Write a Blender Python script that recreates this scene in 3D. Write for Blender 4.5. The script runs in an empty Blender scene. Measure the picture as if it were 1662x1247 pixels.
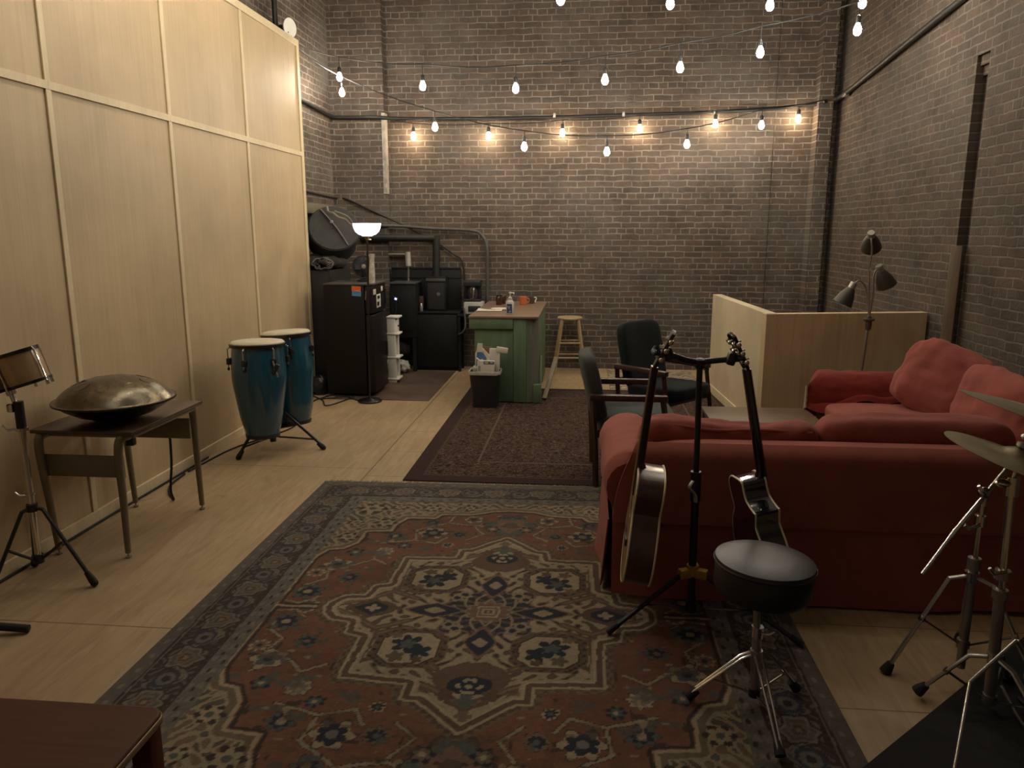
import bpy, bmesh, math, random
import numpy as np
from mathutils import Vector, Matrix, noise

# ------------------------------------------------------------------ camera, world, exposure
S = bpy.context.scene
COL = S.collection
FPX, CX, CY, EYE = 1240.0, 831.0, 623.5, 1.68
PITCH = math.atan(248.5 / FPX)
YAW = math.atan(119.0 / FPX * math.cos(PITCH))
cam_data = bpy.data.cameras.new('camera')
cam = bpy.data.objects.new('camera', cam_data)
COL.objects.link(cam)
cam.location = (0, 0, EYE)
cam.rotation_euler = (math.pi / 2 - PITCH, 0, YAW)
cam_data.sensor_fit = 'HORIZONTAL'
cam_data.sensor_width = 36.0
cam_data.lens = 36.0 * FPX / 1662.0
cam_data.clip_start = 0.05
S.camera = cam
S.view_settings.view_transform = 'Standard'
S.view_settings.look = 'None'
S.view_settings.gamma = 1.0
S.view_settings.use_curve_mapping = False
S.view_settings.exposure = 0.0
BULB_POWER = 305.0
BULB_COLOR = (1.0, 0.90, 0.74)
W = bpy.data.worlds.new('room_air')
S.world = W
W.use_nodes = True
W.node_tree.nodes['Background'].inputs[0].default_value = (1.0, 0.86, 0.66, 1)
W.node_tree.nodes['Background'].inputs[1].default_value = 0.012

_f = Vector((-math.sin(YAW) * math.cos(PITCH), math.cos(YAW) * math.cos(PITCH), -math.sin(PITCH)))
_r = Vector((math.cos(YAW), math.sin(YAW), 0))
_u = _r.cross(_f)
def _ray(x, y):
    return _r * ((x - CX) / FPX) - _u * ((y - CY) / FPX) + _f
def at(x, y, Y):
    """world point seen at photo coordinate x, y at room depth Y"""
    d = _ray(x, y)
    return Vector((0, 0, EYE)) + d * (Y / d.y)
def fl(x, y, z=0.0):
    """world point at height z"""
    d = _ray(x, y)
    return Vector((0, 0, EYE)) + d * ((z - EYE) / d.z)

# ------------------------------------------------------------------ mesh helpers
class MB:
    def __init__(self):
        self.bm = bmesh.new()
    def _quad_strip(self, rings, closed_u=True, cap0=True, cap1=True, wrap=False):
        n = len(rings[0])
        m = len(rings)
        for i in range(m if wrap else m - 1):
            a, b = rings[i], rings[(i + 1) % m]
            for k in range(n if closed_u else n - 1):
                k2 = (k + 1) % n
                try: self.bm.faces.new((a[k], a[k2], b[k2], b[k]))
                except ValueError: pass
        if not wrap and closed_u:
            if cap0 and n > 2:
                try: self.bm.faces.new(list(reversed(rings[0])))
                except ValueError: pass
            if cap1 and n > 2:
                try: self.bm.faces.new(rings[-1])
                except ValueError: pass
    def box(self, c, s, M=None, bevel=0.0, seg=2):
        b = bmesh.new()
        bmesh.ops.create_cube(b, size=1.0)
        for v in b.verts:
            v.co = Vector((v.co.x * s[0], v.co.y * s[1], v.co.z * s[2]))
        if bevel:
            bmesh.ops.bevel(b, geom=b.edges[:], offset=min(bevel, min(s) * .45), segments=seg, profile=.5, affect='EDGES')
        R = M if M is not None else Matrix.Identity(4)
        for v in b.verts:
            v.co = R @ v.co + Vector(c)
        self.merge(b)
        return self
    def bx(self, x0, x1, y0, y1, z0, z1, bevel=0.0, seg=2):
        return self.box(((x0 + x1) / 2, (y0 + y1) / 2, (z0 + z1) / 2), (abs(x1 - x0), abs(y1 - y0), abs(z1 - z0)), None, bevel, seg)
    def merge(self, b):
        me = bpy.data.meshes.new('tmp')
        b.to_mesh(me); b.free()
        self.bm.from_mesh(me)
        bpy.data.meshes.remove(me)
    def tube(self, pts, r, n=10, closed=False, caps=True, flat=None):
        pts = [Vector(p) for p in pts]
        m = len(pts)
        rr = r if isinstance(r, (list, tuple)) else [r] * m
        rings = []
        up = None
        for i, p in enumerate(pts):
            if closed: t = pts[(i + 1) % m] - pts[i - 1]
            elif i == 0: t = pts[1] - p
            elif i == m - 1: t = p - pts[-2]
            else: t = (pts[i + 1] - p).normalized() + (p - pts[i - 1]).normalized()
            if t.length < 1e-9: t = Vector((0, 0, 1))
            t.normalize()
            if up is None:
                up = Vector((0, 0, 1)) if abs(t.z) < .9 else Vector((0, 1, 0))
            x = t.cross(up)
            if x.length < 1e-6: x = t.orthogonal()
            x.normalize()
            y = x.cross(t).normalized()
            up = y
            fx, fy = flat if flat else (1, 1)
            rings.append([self.bm.verts.new(p + x * (math.cos(a) * rr[i] * fx) + y * (math.sin(a) * rr[i] * fy))
                          for a in [2 * math.pi * k / n for k in range(n)]])
        self._quad_strip(rings, True, caps, caps, closed)
        return self
    def cyl(self, p0, p1, r0, r1=None, n=16, caps=True):
        return self.tube([p0, p1], [r0, r0 if r1 is None else r1], n, False, caps)
    def lathe(self, prof, n=32, M=None, caps=True):
        M = M if M is not None else Matrix.Identity(4)
        rings = []
        for r, z in prof:
            r = max(r, 1e-4)
            rings.append([self.bm.verts.new(M @ Vector((r * math.cos(2 * math.pi * k / n), r * math.sin(2 * math.pi * k / n), z))) for k in range(n)])
        self._quad_strip(rings, True, caps, caps)
        return self
    def prism(self, poly, z0, z1, M=None):
        M = M if M is not None else Matrix.Identity(4)
        a = [self.bm.verts.new(M @ Vector((x, y, z0))) for x, y in poly]
        b = [self.bm.verts.new(M @ Vector((x, y, z1))) for x, y in poly]
        self._quad_strip([a, b])
        return self
    def grid(self, f, nu, nv, thick=0.0):
        """sheet f(u,v) -> Vector, u,v in 0..1, given thickness below along its normal"""
        V = [[Vector(f(i / nu, j / nv)) for j in range(nv + 1)] for i in range(nu + 1)]
        top = [[self.bm.verts.new(p) for p in row] for row in V]
        for i in range(nu):
            for j in range(nv):
                self.bm.faces.new((top[i][j], top[i + 1][j], top[i + 1][j + 1], top[i][j + 1]))
        if thick:
            def nrm(i, j):
                a = V[min(i + 1, nu)][j] - V[max(i - 1, 0)][j]
                b = V[i][min(j + 1, nv)] - V[i][max(j - 1, 0)]
                c = a.cross(b)
                return c.normalized() if c.length > 1e-9 else Vector((0, 0, 1))
            bot = [[self.bm.verts.new(V[i][j] - nrm(i, j) * thick) for j in range(nv + 1)] for i in range(nu + 1)]
            for i in range(nu):
                for j in range(nv):
                    self.bm.faces.new((bot[i][j], bot[i][j + 1], bot[i + 1][j + 1], bot[i + 1][j]))
            for i in range(nu):
                self.bm.faces.new((top[i][0], bot[i][0], bot[i + 1][0], top[i + 1][0]))
                self.bm.faces.new((top[i][nv], top[i + 1][nv], bot[i + 1][nv], bot[i][nv]))
            for j in range(nv):
                self.bm.faces.new((top[0][j], top[0][j + 1], bot[0][j + 1], bot[0][j]))
                self.bm.faces.new((top[nu][j], bot[nu][j], bot[nu][j + 1], top[nu][j + 1]))
        return self
    def soft(self, c, s, M=None, p=5.0, n=10, amp=0.0, freq=4.0, seed=0, pinch=0.0, sag=None):
        """a stuffed, rounded block of full size s; pinch thins the rim of axis 1 (a pillow); amp adds creases"""
        M = M if M is not None else Matrix.Identity(4)
        b = bmesh.new()
        bmesh.ops.create_cube(b, size=2.0)
        bmesh.ops.subdivide_edges(b, edges=b.edges[:], cuts=n, use_grid_fill=True)
        off = Vector((seed * 7.3, seed * 3.1, seed * 5.7))
        for v in b.verts:
            q = v.co.copy()
            L = (abs(q.x) ** p + abs(q.y) ** p + abs(q.z) ** p) ** (1 / p)
            q /= max(L, 1e-6)
            if pinch:
                e = max(abs(q.x), abs(q.z))
                q.y *= 1 - pinch * e ** 3
            w = Vector((q.x * s[0] / 2, q.y * s[1] / 2, q.z * s[2] / 2))
            if amp:
                nv = Vector((q.x / s[0], q.y / s[1], q.z / s[2])).normalized()
                k = noise.noise(w * freq + off) + .5 * noise.noise(w * freq * 2.3 + off) + .35 * (1 - abs(noise.noise(Vector((w.x * 1.5, w.y, w.z)) * freq * 1.7 - off)) * 3)
                w += nv * amp * k
            if sag: w = sag(w)
            v.co = M @ w + Vector(c)
        self.merge(b)
        return self
    def sphere(self, c, r, seg=16, scale=(1, 1, 1)):
        b = bmesh.new()
        bmesh.ops.create_uvsphere(b, u_segments=seg, v_segments=max(6, seg // 2), radius=r)
        for v in b.verts:
            v.co = Vector((v.co.x * scale[0], v.co.y * scale[1], v.co.z * scale[2])) + Vector(c)
        self.merge(b)
        return self
    def build(self, name, mat, parent=None, smooth=True, angle=38, kind=None, label=None, bevel=0.0):
        bm = self.bm
        bmesh.ops.recalc_face_normals(bm, faces=bm.faces[:])
        me = bpy.data.meshes.new(name)
        bm.to_mesh(me); bm.free()
        me.materials.append(mat)
        if smooth:
            me.polygons.foreach_set('use_smooth', [True] * len(me.polygons))
            me.set_sharp_from_angle(angle=math.radians(angle))
        o = bpy.data.objects.new(name, me)
        COL.objects.link(o)
        if parent is not None: o.parent = parent
        if kind: o['kind'] = kind
        if label: o['label'] = label
        if bevel:
            m = o.modifiers.new('edge', 'BEVEL'); m.width = bevel; m.segments = 2; m.limit_method = 'ANGLE'
        return o

def thing(name, label, cat, loc=(0, 0, 0), rotz=0.0, group=None):
    o = bpy.data.objects.new(name, None)
    COL.objects.link(o)
    o.empty_display_size = .1
    o.location = loc
    o.rotation_euler = (0, 0, rotz)
    return tag(o, label, cat, group)
def tag(o, label, cat, group=None):
    o['label'] = label
    o['category'] = cat
    if group: o['group'] = group
    return o
def rot(axis, deg): return Matrix.Rotation(math.radians(deg), 4, axis)
def T(v): return Matrix.Translation(Vector(v))
def basis(x, y, z, o=(0, 0, 0)):
    m = Matrix.Identity(4)
    for i, a in enumerate((x, y, z)):
        a = Vector(a)
        for k in range(3): m[k][i] = a[k]
    for k in range(3): m[k][3] = o[k]
    return m
def frame_z(d, o=(0, 0, 0)):
    """matrix whose Z axis runs along d, at o"""
    q = Vector(d).normalized().to_track_quat('Z', 'Y').to_matrix().to_4x4()
    return T(o) @ q
def spline(pts, k=8, closed=False):
    P = [Vector(p) for p in pts]
    out = []
    m = len(P)
    for i in range(m if closed else m - 1):
        if closed: p0, p1, p2, p3 = P[i - 1], P[i], P[(i + 1) % m], P[(i + 2) % m]
        else: p0, p1, p2, p3 = P[max(i - 1, 0)], P[i], P[i + 1], P[min(i + 2, m - 1)]
        for j in range(k):
            t = j / k
            out.append(.5 * ((2 * p1) + (p2 - p0) * t + (2 * p0 - 5 * p1 + 4 * p2 - p3) * t * t + (3 * p1 - p0 - 3 * p2 + p3) * t ** 3))
    if not closed: out.append(P[-1])
    return out

# ------------------------------------------------------------------ materials
MATS = {}
def _new(name):
    m = bpy.data.materials.new(name)
    m.use_nodes = True
    nt = m.node_tree
    return m, nt, nt.nodes['Principled BSDF']
def N(nt, t, **kw):
    n = nt.nodes.new(t)
    for k, v in kw.items(): setattr(n, k, v)
    return n
def mixc(nt, a, b, fac, mode='MIX'):
    n = N(nt, 'ShaderNodeMix', data_type='RGBA', blend_type=mode)
    for sock, v in ((n.inputs[6], a), (n.inputs[7], b), (n.inputs[0], fac)):
        if hasattr(v, 'is_linked') or isinstance(v, bpy.types.NodeSocket): nt.links.new(v, sock)
        else: sock.default_value = (*v, 1) if isinstance(v, tuple) and len(v) == 3 else v
    return n.outputs[2]
def math_n(nt, op, a, b=None, c=None):
    n = N(nt, 'ShaderNodeMath', operation=op)
    for i, v in enumerate((a, b, c)):
        if v is None: continue
        if isinstance(v, bpy.types.NodeSocket): nt.links.new(v, n.inputs[i])
        else: n.inputs[i].default_value = v
    return n.outputs[0]
def ramp(nt, src, stops):
    n = N(nt, 'ShaderNodeValToRGB')
    e = n.color_ramp.elements
    while len(e) < len(stops): e.new(.5)
    for el, (p, c) in zip(e, stops):
        el.position = p
        el.color = (*c, 1) if len(c) == 3 else c
    nt.links.new(src, n.inputs[0])
    return n.outputs[0]
def coords(nt, scale=(1, 1, 1), space='Object', rotz=0):
    tc = N(nt, 'ShaderNodeTexCoord')
    mp = N(nt, 'ShaderNodeMapping')
    mp.inputs['Scale'].default_value = scale
    mp.inputs['Rotation'].default_value = (0, 0, rotz)
    nt.links.new(tc.outputs[space], mp.inputs[0])
    return mp.outputs[0]
def noise_n(nt, vec, scale, detail=4, rough=.55, dist=0.0):
    n = N(nt, 'ShaderNodeTexNoise')
    n.inputs['Scale'].default_value = scale
    n.inputs['Detail'].default_value = detail
    n.inputs['Roughness'].default_value = rough
    n.inputs['Distortion'].default_value = dist
    nt.links.new(vec, n.inputs['Vector'])
    return n.outputs['Fac']
def bump(nt, bsdf, height, strength=.3, dist=.01):
    b = N(nt, 'ShaderNodeBump')
    b.inputs['Strength'].default_value = strength
    b.inputs['Distance'].default_value = dist
    nt.links.new(height, b.inputs['Height'])
    nt.links.new(b.outputs[0], bsdf.inputs['Normal'])

def plain(name, c, rough=.6, metal=0.0, var=.18, vscale=9.0, bump_s=0.0, bscale=120.0, coat=0.0, spec=None, sheen=0.0):
    if name in MATS: return MATS[name]
    m, nt, b = _new(name)
    v = coords(nt)
    f = noise_n(nt, v, vscale, 5)
    lo = tuple(x * (1 - var) for x in c); hi = tuple(min(1, x * (1 + var)) for x in c)
    nt.links.new(ramp(nt, f, [(.3, lo), (.7, hi)]), b.inputs['Base Color'])
    b.inputs['Roughness'].default_value = rough
    b.inputs['Metallic'].default_value = metal
    if coat: b.inputs['Coat Weight'].default_value = coat; b.inputs['Coat Roughness'].default_value = .08
    if spec is not None: b.inputs['Specular IOR Level'].default_value = spec
    if sheen: b.inputs['Sheen Weight'].default_value = sheen
    if bump_s: bump(nt, b, noise_n(nt, v, bscale, 3), bump_s, .004)
    MATS[name] = m
    return m
def wood(name, c0, c1, rough=.5, grain=(30, 30, 1.5), scale=2.0, coat=0.0, bump_s=.08):
    if name in MATS: return MATS[name]
    m, nt, b = _new(name)
    v = coords(nt, grain)
    f = noise_n(nt, v, scale, 6, .6, 1.2)
    col = ramp(nt, f, [(.28, c0), (.72, c1)])
    v2 = coords(nt)
    f2 = noise_n(nt, v2, 1.7, 3)
    col = mixc(nt, col, ramp(nt, f2, [(.3, (.8, .8, .8)), (.7, (1, 1, 1))]), 1.0, 'MULTIPLY')
    nt.links.new(col, b.inputs['Base Color'])
    b.inputs['Roughness'].default_value = rough
    if coat: b.inputs['Coat Weight'].default_value = coat; b.inputs['Coat Roughness'].default_value = .12
    if bump_s: bump(nt, b, f, bump_s, .003)
    MATS[name] = m
    return m
def cloth(name, c, rough=.9, weave=420.0, var=.15, sheen=.08):
    if name in MATS: return MATS[name]
    m, nt, b = _new(name)
    v = coords(nt)
    f = noise_n(nt, v, 5.0, 6, .65)
    col = ramp(nt, f, [(.25, tuple(x * (1 - var) for x in c)), (.75, tuple(x * (1 + var) for x in c))])
    fine = noise_n(nt, v, weave, 2)
    col = mixc(nt, col, ramp(nt, fine, [(.3, (.82, .82, .82)), (.7, (1.08, 1.08, 1.08))]), 1.0, 'MULTIPLY')
    nt.links.new(col, b.inputs['Base Color'])
    b.inputs['Roughness'].default_value = rough
    b.inputs['Sheen Weight'].default_value = sheen
    b.inputs['Specular IOR Level'].default_value = .15
    h = math_n(nt, 'ADD', math_n(nt, 'MULTIPLY', noise_n(nt, v, 14, 4), 3.0), fine)
    bump(nt, b, h, .35, .004)
    MATS[name] = m
    return m
def glow(name, c, strength):
    if name in MATS: return MATS[name]
    m, nt, b = _new(name)
    b.inputs['Base Color'].default_value = (.9, .88, .82, 1)
    b.inputs['Emission Color'].default_value = (*c, 1)
    b.inputs['Emission Strength'].default_value = strength
    MATS[name] = m
    return m
def brick(name, axis, c1=(.108, .079, .061), c2=(.076, .061, .050), mortar=(.205, .186, .160), wash=(.150, .140, .126), washamt=.5):
    m, nt, b = _new(name)
    g = N(nt, 'ShaderNodeNewGeometry')
    sep = N(nt, 'ShaderNodeSeparateXYZ')
    nt.links.new(g.outputs['Position'], sep.inputs[0])
    cmb = N(nt, 'ShaderNodeCombineXYZ')
    nt.links.new(sep.outputs[0 if axis == 'x' else 1], cmb.inputs[0])
    nt.links.new(sep.outputs[2], cmb.inputs[1])
    wob = N(nt, 'ShaderNodeTexNoise'); wob.inputs['Scale'].default_value = 7.0; wob.inputs['Detail'].default_value = 4
    nt.links.new(cmb.outputs[0], wob.inputs['Vector'])
    sub = N(nt, 'ShaderNodeVectorMath', operation='SUBTRACT'); sub.inputs[1].default_value = (.5, .5, .5)
    nt.links.new(wob.outputs['Color'], sub.inputs[0])
    sc = N(nt, 'ShaderNodeVectorMath', operation='SCALE'); sc.inputs['Scale'].default_value = .028
    nt.links.new(sub.outputs[0], sc.inputs[0])
    add = N(nt, 'ShaderNodeVectorMath', operation='ADD')
    nt.links.new(cmb.outputs[0], add.inputs[0]); nt.links.new(sc.outputs[0], add.inputs[1])
    bt = N(nt, 'ShaderNodeTexBrick')
    bt.offset = .5; bt.squash = .5; bt.squash_frequency = 6
    bt.inputs['Color1'].default_value = (*c1, 1); bt.inputs['Color2'].default_value = (*c2, 1)
    bt.inputs['Mortar'].default_value = (*mortar, 1)
    bt.inputs['Scale'].default_value = 1.0
    bt.inputs['Mortar Size'].default_value = .008; bt.inputs['Mortar Smooth'].default_value = .35
    bt.inputs['Bias'].default_value = 0.0
    bt.inputs['Brick Width'].default_value = .215; bt.inputs['Row Height'].default_value = .0685
    nt.links.new(add.outputs[0], bt.inputs['Vector'])
    p = cmb.outputs[0]
    col = bt.outputs['Color']
    # mortar worn away or smeared over in places
    thin = ramp(nt, noise_n(nt, p, 4.5, 5, .7), [(.46, (0, 0, 0)), (.70, (.8, .8, .8))])
    col = mixc(nt, col, mixc(nt, c1, c2, noise_n(nt, p, 11, 2)), math_n(nt, 'MULTIPLY', bt.outputs['Fac'], thin))
    # soot and paint patches of the old wall
    col = mixc(nt, col, ramp(nt, noise_n(nt, p, 3.1, 6, .7), [(.3, (.62, .62, .62)), (.7, (1.25, 1.2, 1.15))]), 1.0, 'MULTIPLY')
    smear = ramp(nt, noise_n(nt, p, .9, 7, .72), [(.46, (0, 0, 0)), (.7, (washamt,) * 3)])
    col = mixc(nt, col, wash, smear)
    chips = ramp(nt, noise_n(nt, p, 9.0, 5, .6), [(.66, (0, 0, 0)), (.76, (.8, .8, .8))])
    col = mixc(nt, col, (.27, .23, .18), math_n(nt, 'MULTIPLY', chips, ramp(nt, noise_n(nt, p, 1.3, 2), [(.45, (0, 0, 0)), (.65, (1, 1, 1))])))
    nt.links.new(col, b.inputs['Base Color'])
    b.inputs['Roughness'].default_value = .88
    b.inputs['Specular IOR Level'].default_value = .25
    h = math_n(nt, 'ADD', math_n(nt, 'MULTIPLY', bt.outputs['Fac'], -1.0), math_n(nt, 'MULTIPLY', noise_n(nt, p, 40, 5), .8))
    bump(nt, b, h, .7, .012)
    MATS[name] = m
    return m

def floor_mat():
    m, nt, b = _new('plywood_floor')
    g = N(nt, 'ShaderNodeNewGeometry')
    sep = N(nt, 'ShaderNodeSeparateXYZ'); nt.links.new(g.outputs['Position'], sep.inputs[0])
    X, Y = sep.outputs[0], sep.outputs[1]
    mp = N(nt, 'ShaderNodeMapping'); mp.inputs['Scale'].default_value = (11, 1.3, 1); nt.links.new(g.outputs['Position'], mp.inputs[0])
    gr = noise_n(nt, mp.outputs[0], 1.6, 7, .62, 1.6)
    col = ramp(nt, gr, [(.25, (.30, .21, .118)), (.5, (.385, .28, .165)), (.78, (.455, .34, .208))])
    big = noise_n(nt, g.outputs['Position'], .9, 4)
    col = mixc(nt, col, ramp(nt, big, [(.3, (.8, .8, .78)), (.7, (1.1, 1.08, 1.05))]), 1.0, 'MULTIPLY')
    # worn dirt spots
    sp = ramp(nt, noise_n(nt, g.outputs['Position'], 4.5, 4, .6), [(.67, (0, 0, 0)), (.76, (.55, .55, .55))])
    col = mixc(nt, col, (.12, .085, .05), sp)
    # sheet joints
    def line(v, pos, w): return math_n(nt, 'LESS_THAN', math_n(nt, 'ABSOLUTE', math_n(nt, 'SUBTRACT', v, pos)), w)
    def rep(v, start, step, w):
        q = math_n(nt, 'DIVIDE', math_n(nt, 'SUBTRACT', v, start - step * 20), step)
        f = math_n(nt, 'FRACT', math_n(nt, 'ADD', q, .5))
        return math_n(nt, 'LESS_THAN', math_n(nt, 'ABSOLUTE', math_n(nt, 'SUBTRACT', f, .5)), w / step)
    left = math_n(nt, 'LESS_THAN', X, -1.5)
    j1 = math_n(nt, 'MULTIPLY', rep(Y, 2.87, 2.29, .0035), left)
    j2 = math_n(nt, 'MULTIPLY', rep(Y, 5.0, .61, .003), math_n(nt, 'SUBTRACT', 1.0, left))
    j = math_n(nt, 'MAXIMUM', math_n(nt, 'MAXIMUM', j1, j2), line(X, -1.5, .006))
    j = math_n(nt, 'MAXIMUM', j, line(X, .3, .004))
    col = mixc(nt, col, (.10, .065, .035), math_n(nt, 'MULTIPLY', j, .75))
    nt.links.new(col, b.inputs['Base Color'])
    b.inputs['Roughness'].default_value = .55
    b.inputs['Specular IOR Level'].default_value = .3
    bump(nt, b, math_n(nt, 'SUBTRACT', math_n(nt, 'MULTIPLY', gr, .5), j), .25, .004)
    return m

PANEL = wood('panel_veneer', (.50, .37, .215), (.585, .44, .265), .55, (26, 26, .5), 1.5, 0, .05)
BATTEN = wood('pale_pine_batten', (.64, .51, .31), (.76, .63, .41), .55, (10, 10, 3), 2.0)
CHROME = plain('chrome', (.62, .6, .56), .16, 1.0, .06)
DULLSTEEL = plain('dull_steel', (.36, .34, .31), .38, .9, .15)
BLACKM = plain('black_coated_metal', (.012, .012, .013), .38, 0, .2)
RUBBER = plain('black_rubber', (.010, .010, .010), .75, 0, .2)
BLACKPL = plain('black_plastic', (.016, .016, .017), .45, 0, .25)
BLACKGLOSS = plain('black_lacquer', (.006, .006, .007), .08, 0, .1, coat=1.0)
RED = cloth('red_cotton_cover', (.30, .088, .066))
REDPILL = cloth('faded_red_cover', (.285, .080, .062))
REDDARK = cloth('deep_red_throw', (.19, .022, .014), weave=260, sheen=.12)
CREAM = plain('cream_plastic', (.72, .64, .46), .4)
WHITE = plain('white_paint', (.74, .72, .66), .5, var=.06)
# ------------------------------------------------------------------ the setting
YB, XL, XR = 9.42, -3.05, 2.82
HC = 5.6
MB().bx(XL - .2, XR + .3, -1.4, YB + .2, -.1, 0).build('floor', floor_mat(), kind='structure', smooth=False)
BR_B = brick('old_brick_back', 'x')
BR_L = brick('old_brick_left', 'y', washamt=.75, wash=(.20, .182, .16))
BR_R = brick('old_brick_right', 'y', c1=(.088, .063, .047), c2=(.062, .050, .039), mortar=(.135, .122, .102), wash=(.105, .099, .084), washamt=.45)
b = MB()
b.bx(XL - .2, XR + .3, YB, YB + .2, 0, HC)
b.build('wall_back', BR_B, kind='structure', smooth=False)
MB().bx(XL, -2.40, YB - .11, YB, 0, HC).build('trim_1', BR_B, kind='structure', smooth=False)     # thicker brickwork of the left bay
MB().bx(2.04, 2.13, YB - .018, YB, 0, 5.0).build('trim_2', BR_B, kind='structure', smooth=False)
MB().bx(2.56, 2.715, YB - .20, YB, 0, 5.0).build('trim_3', BR_B, kind='structure', smooth=False)    # pilaster in the corner
MB().bx(XL - .2, XL, -1.4, YB, 0, HC).build('wall_left', BR_L, kind='structure', smooth=False)
# right wall with an upright chase under corbelled bricks
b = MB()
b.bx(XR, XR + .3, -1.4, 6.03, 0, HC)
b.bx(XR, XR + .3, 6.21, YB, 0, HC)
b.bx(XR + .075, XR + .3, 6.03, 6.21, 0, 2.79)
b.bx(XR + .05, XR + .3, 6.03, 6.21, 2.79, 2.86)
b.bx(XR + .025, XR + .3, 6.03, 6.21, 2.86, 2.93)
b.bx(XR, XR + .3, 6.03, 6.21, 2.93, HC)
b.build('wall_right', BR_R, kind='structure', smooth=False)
MB().bx(-2.43, -2.388, YB - .118, YB, 2.12, 3.05).build('trim_4', plain('painted_lit_edge', (.30, .27, .23), .9, 0, .35, 14), kind='structure', smooth=False)  # pale colour stands in for bulb light catching the left bay's edge
CEIL = plain('ceiling_boards', (.30, .28, .25), .9)
MB().bx(XL - .2, XR + .3, -1.4, YB + .2, HC, HC + .15).build('ceiling', CEIL, kind='structure', smooth=False)
MB().bx(XL - .2, XR + .3, -1.6, -1.4, -.1, HC).build('wall_front', plain('tan_wall_paint', (.30, .27, .22), .9), kind='structure', smooth=False)
# tall plywood partition with battens
PX, PE, PT = -2.83, 7.715, 3.49
MB().bx(PX - .12, PX, -1.4, PE, 0, PT).build('wall_partition', PANEL, kind='structure', smooth=False)
k = 5
for y in (.35, 1.56, 2.775, 3.99, 5.20, 6.43):
    MB().bx(PX, PX + .011, y - .021, y + .021, .07, PT - .05).build('trim_%d' % k, BATTEN, kind='structure', bevel=.002); k += 1
MB().bx(PX - .12, PX + .012, PE, PE + .012, 0, PT).build('trim_%d' % k, BATTEN, kind='structure', bevel=.002); k += 1
MB().bx(PX, PX + .011, PE - .05, PE, .07, PT - .05).build('trim_%d' % k, BATTEN, kind='structure', bevel=.002); k += 1
ys = [-1.4, .35, 1.56, 2.775, 3.99, 5.20, 6.43, PE]
b = MB()
for i in range(len(ys) - 1):
    b.bx(PX, PX + .013, ys[i] + .001, ys[i + 1] - .001, 2.41, 2.452)
b.build('trim_%d' % k, BATTEN, kind='structure'); k += 1
MB().bx(PX - .12, PX + .013, -1.4, PE + .01, PT - .05, PT + .012).build('trim_%d' % k, BATTEN, kind='structure', bevel=.002); k += 1
MB().bx(PX, PX + .016, -1.4, PE, 0, .075).build('baseboard_left', BATTEN, kind='structure', bevel=.003)
# low plywood wall round the stair opening
HWC, HWF, HWR, HWH = Vector((1.46, 6.28, 0)), Vector((1.345, 8.2, 0)), Vector((2.80, 6.53, 0)), 1.03
def slab(mb, p, q, side, th, z0, z1):
    d = (q - p).normalized(); n = Vector((-d.y, d.x, 0)) * side
    mb.prism([(v.x, v.y) for v in (p, q, q + n * th, p + n * th)], z0, z1)
PANEL2 = wood('low_wall_plywood', (.52, .385, .21), (.63, .49, .295), .6, (9, 9, .5), 2.2, 0, .05)
PANEL3 = wood('low_wall_pale_board', (.56, .46, .30), (.63, .53, .36), .6, (9, 9, .6), 2.0, 0, .05)
b = MB(); slab(b, HWC + Vector((0, .02, 0)), HWF, -1, .09, 0, HWH); b.build('wall_low_left', PANEL3, kind='structure', smooth=False, bevel=.003)
b = MB(); slab(b, HWC, HWR, 1, .09, 0, HWH - .004); b.build('wall_low_front', PANEL2, kind='structure', smooth=False, bevel=.003)
b = MB(); slab(b, HWC + Vector((-.013, .03, 0)), HWF + Vector((-.013, 0, 0)), -1, .012, 0, .09); b.build('baseboard_low', BATTEN, kind='structure', smooth=False)
# pipes along the brick
PIPE = plain('dark_pipe', (.022, .021, .02), .5, .3)
def pipe(name, pts, r, label, cat='pipe', mat=PIPE, k=6, group=None):
    return tag(MB().tube(spline(pts, k), r, 10).build(name, mat), label, cat, group)
yb = YB - .085
cond = thing('conduit_pipe', 'long dark conduit running level across the brick above the wall bulbs', 'pipe')
cp = [(XL + .035, 7.9, 3.05), (XL + .035, 8.6, 3.03), (XL + .04, 9.2, 3.01), (XL + .14, YB - .145, 3.0), (-2.48, YB - .145, 2.995), (-2.15, yb, 2.985), at(830, 192, yb), at(1040, 186, yb), at(1180, 181, yb), (2.48, yb, 3.07), (2.62, YB - .235, 3.09)]
MB().tube(spline(cp, 8), .021, 10).build('pipe_run', PIPE, cond)
for px_ in (900, 1012, 1160):
    q = at(px_, 189 - (px_ - 830) * .02, yb)
    MB().box((q.x, yb, q.z), (.03, .05, .055), None, .004).build('pipe_clip', DULLSTEEL, cond)
cw = thing('conduit_pipe', 'dark conduit climbing along the right brick wall from the corner pilaster', 'pipe')
cp = [(2.725, YB - .22, 3.11), (XR - .055, 9.08, 3.13), (XR - .055, 8.3, 3.20), (XR - .055, 7.5, 3.28), (XR - .05, 6.8, 3.35), (XR - .03, 6.2, 3.42), (XR - .03, 4.2, 3.66)]
MB().tube(spline(cp, 8), .026, 10).build('pipe_run', PIPE, cw)
MB().box((XR - .05, 9.0, 3.125), (.05, .1, .05), None, .006).build('junction_box', DULLSTEEL, cw)
yb2 = YB - .075
pipe('diagonal_cable', [(XL + .03, 7.9, 2.11), (XL + .03, 9.25, 2.07), (XL + .16, YB - .13, 2.06), (-2.60, YB - .13, 1.93), at(690, 383, YB - .04), at(735, 412, YB - .04), at(752, 432, YB - .04), at(754, 520, YB - .04)], .0105, 'thin dark cable slanting down the brick from left corner to cabinets', 'cable')
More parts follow.
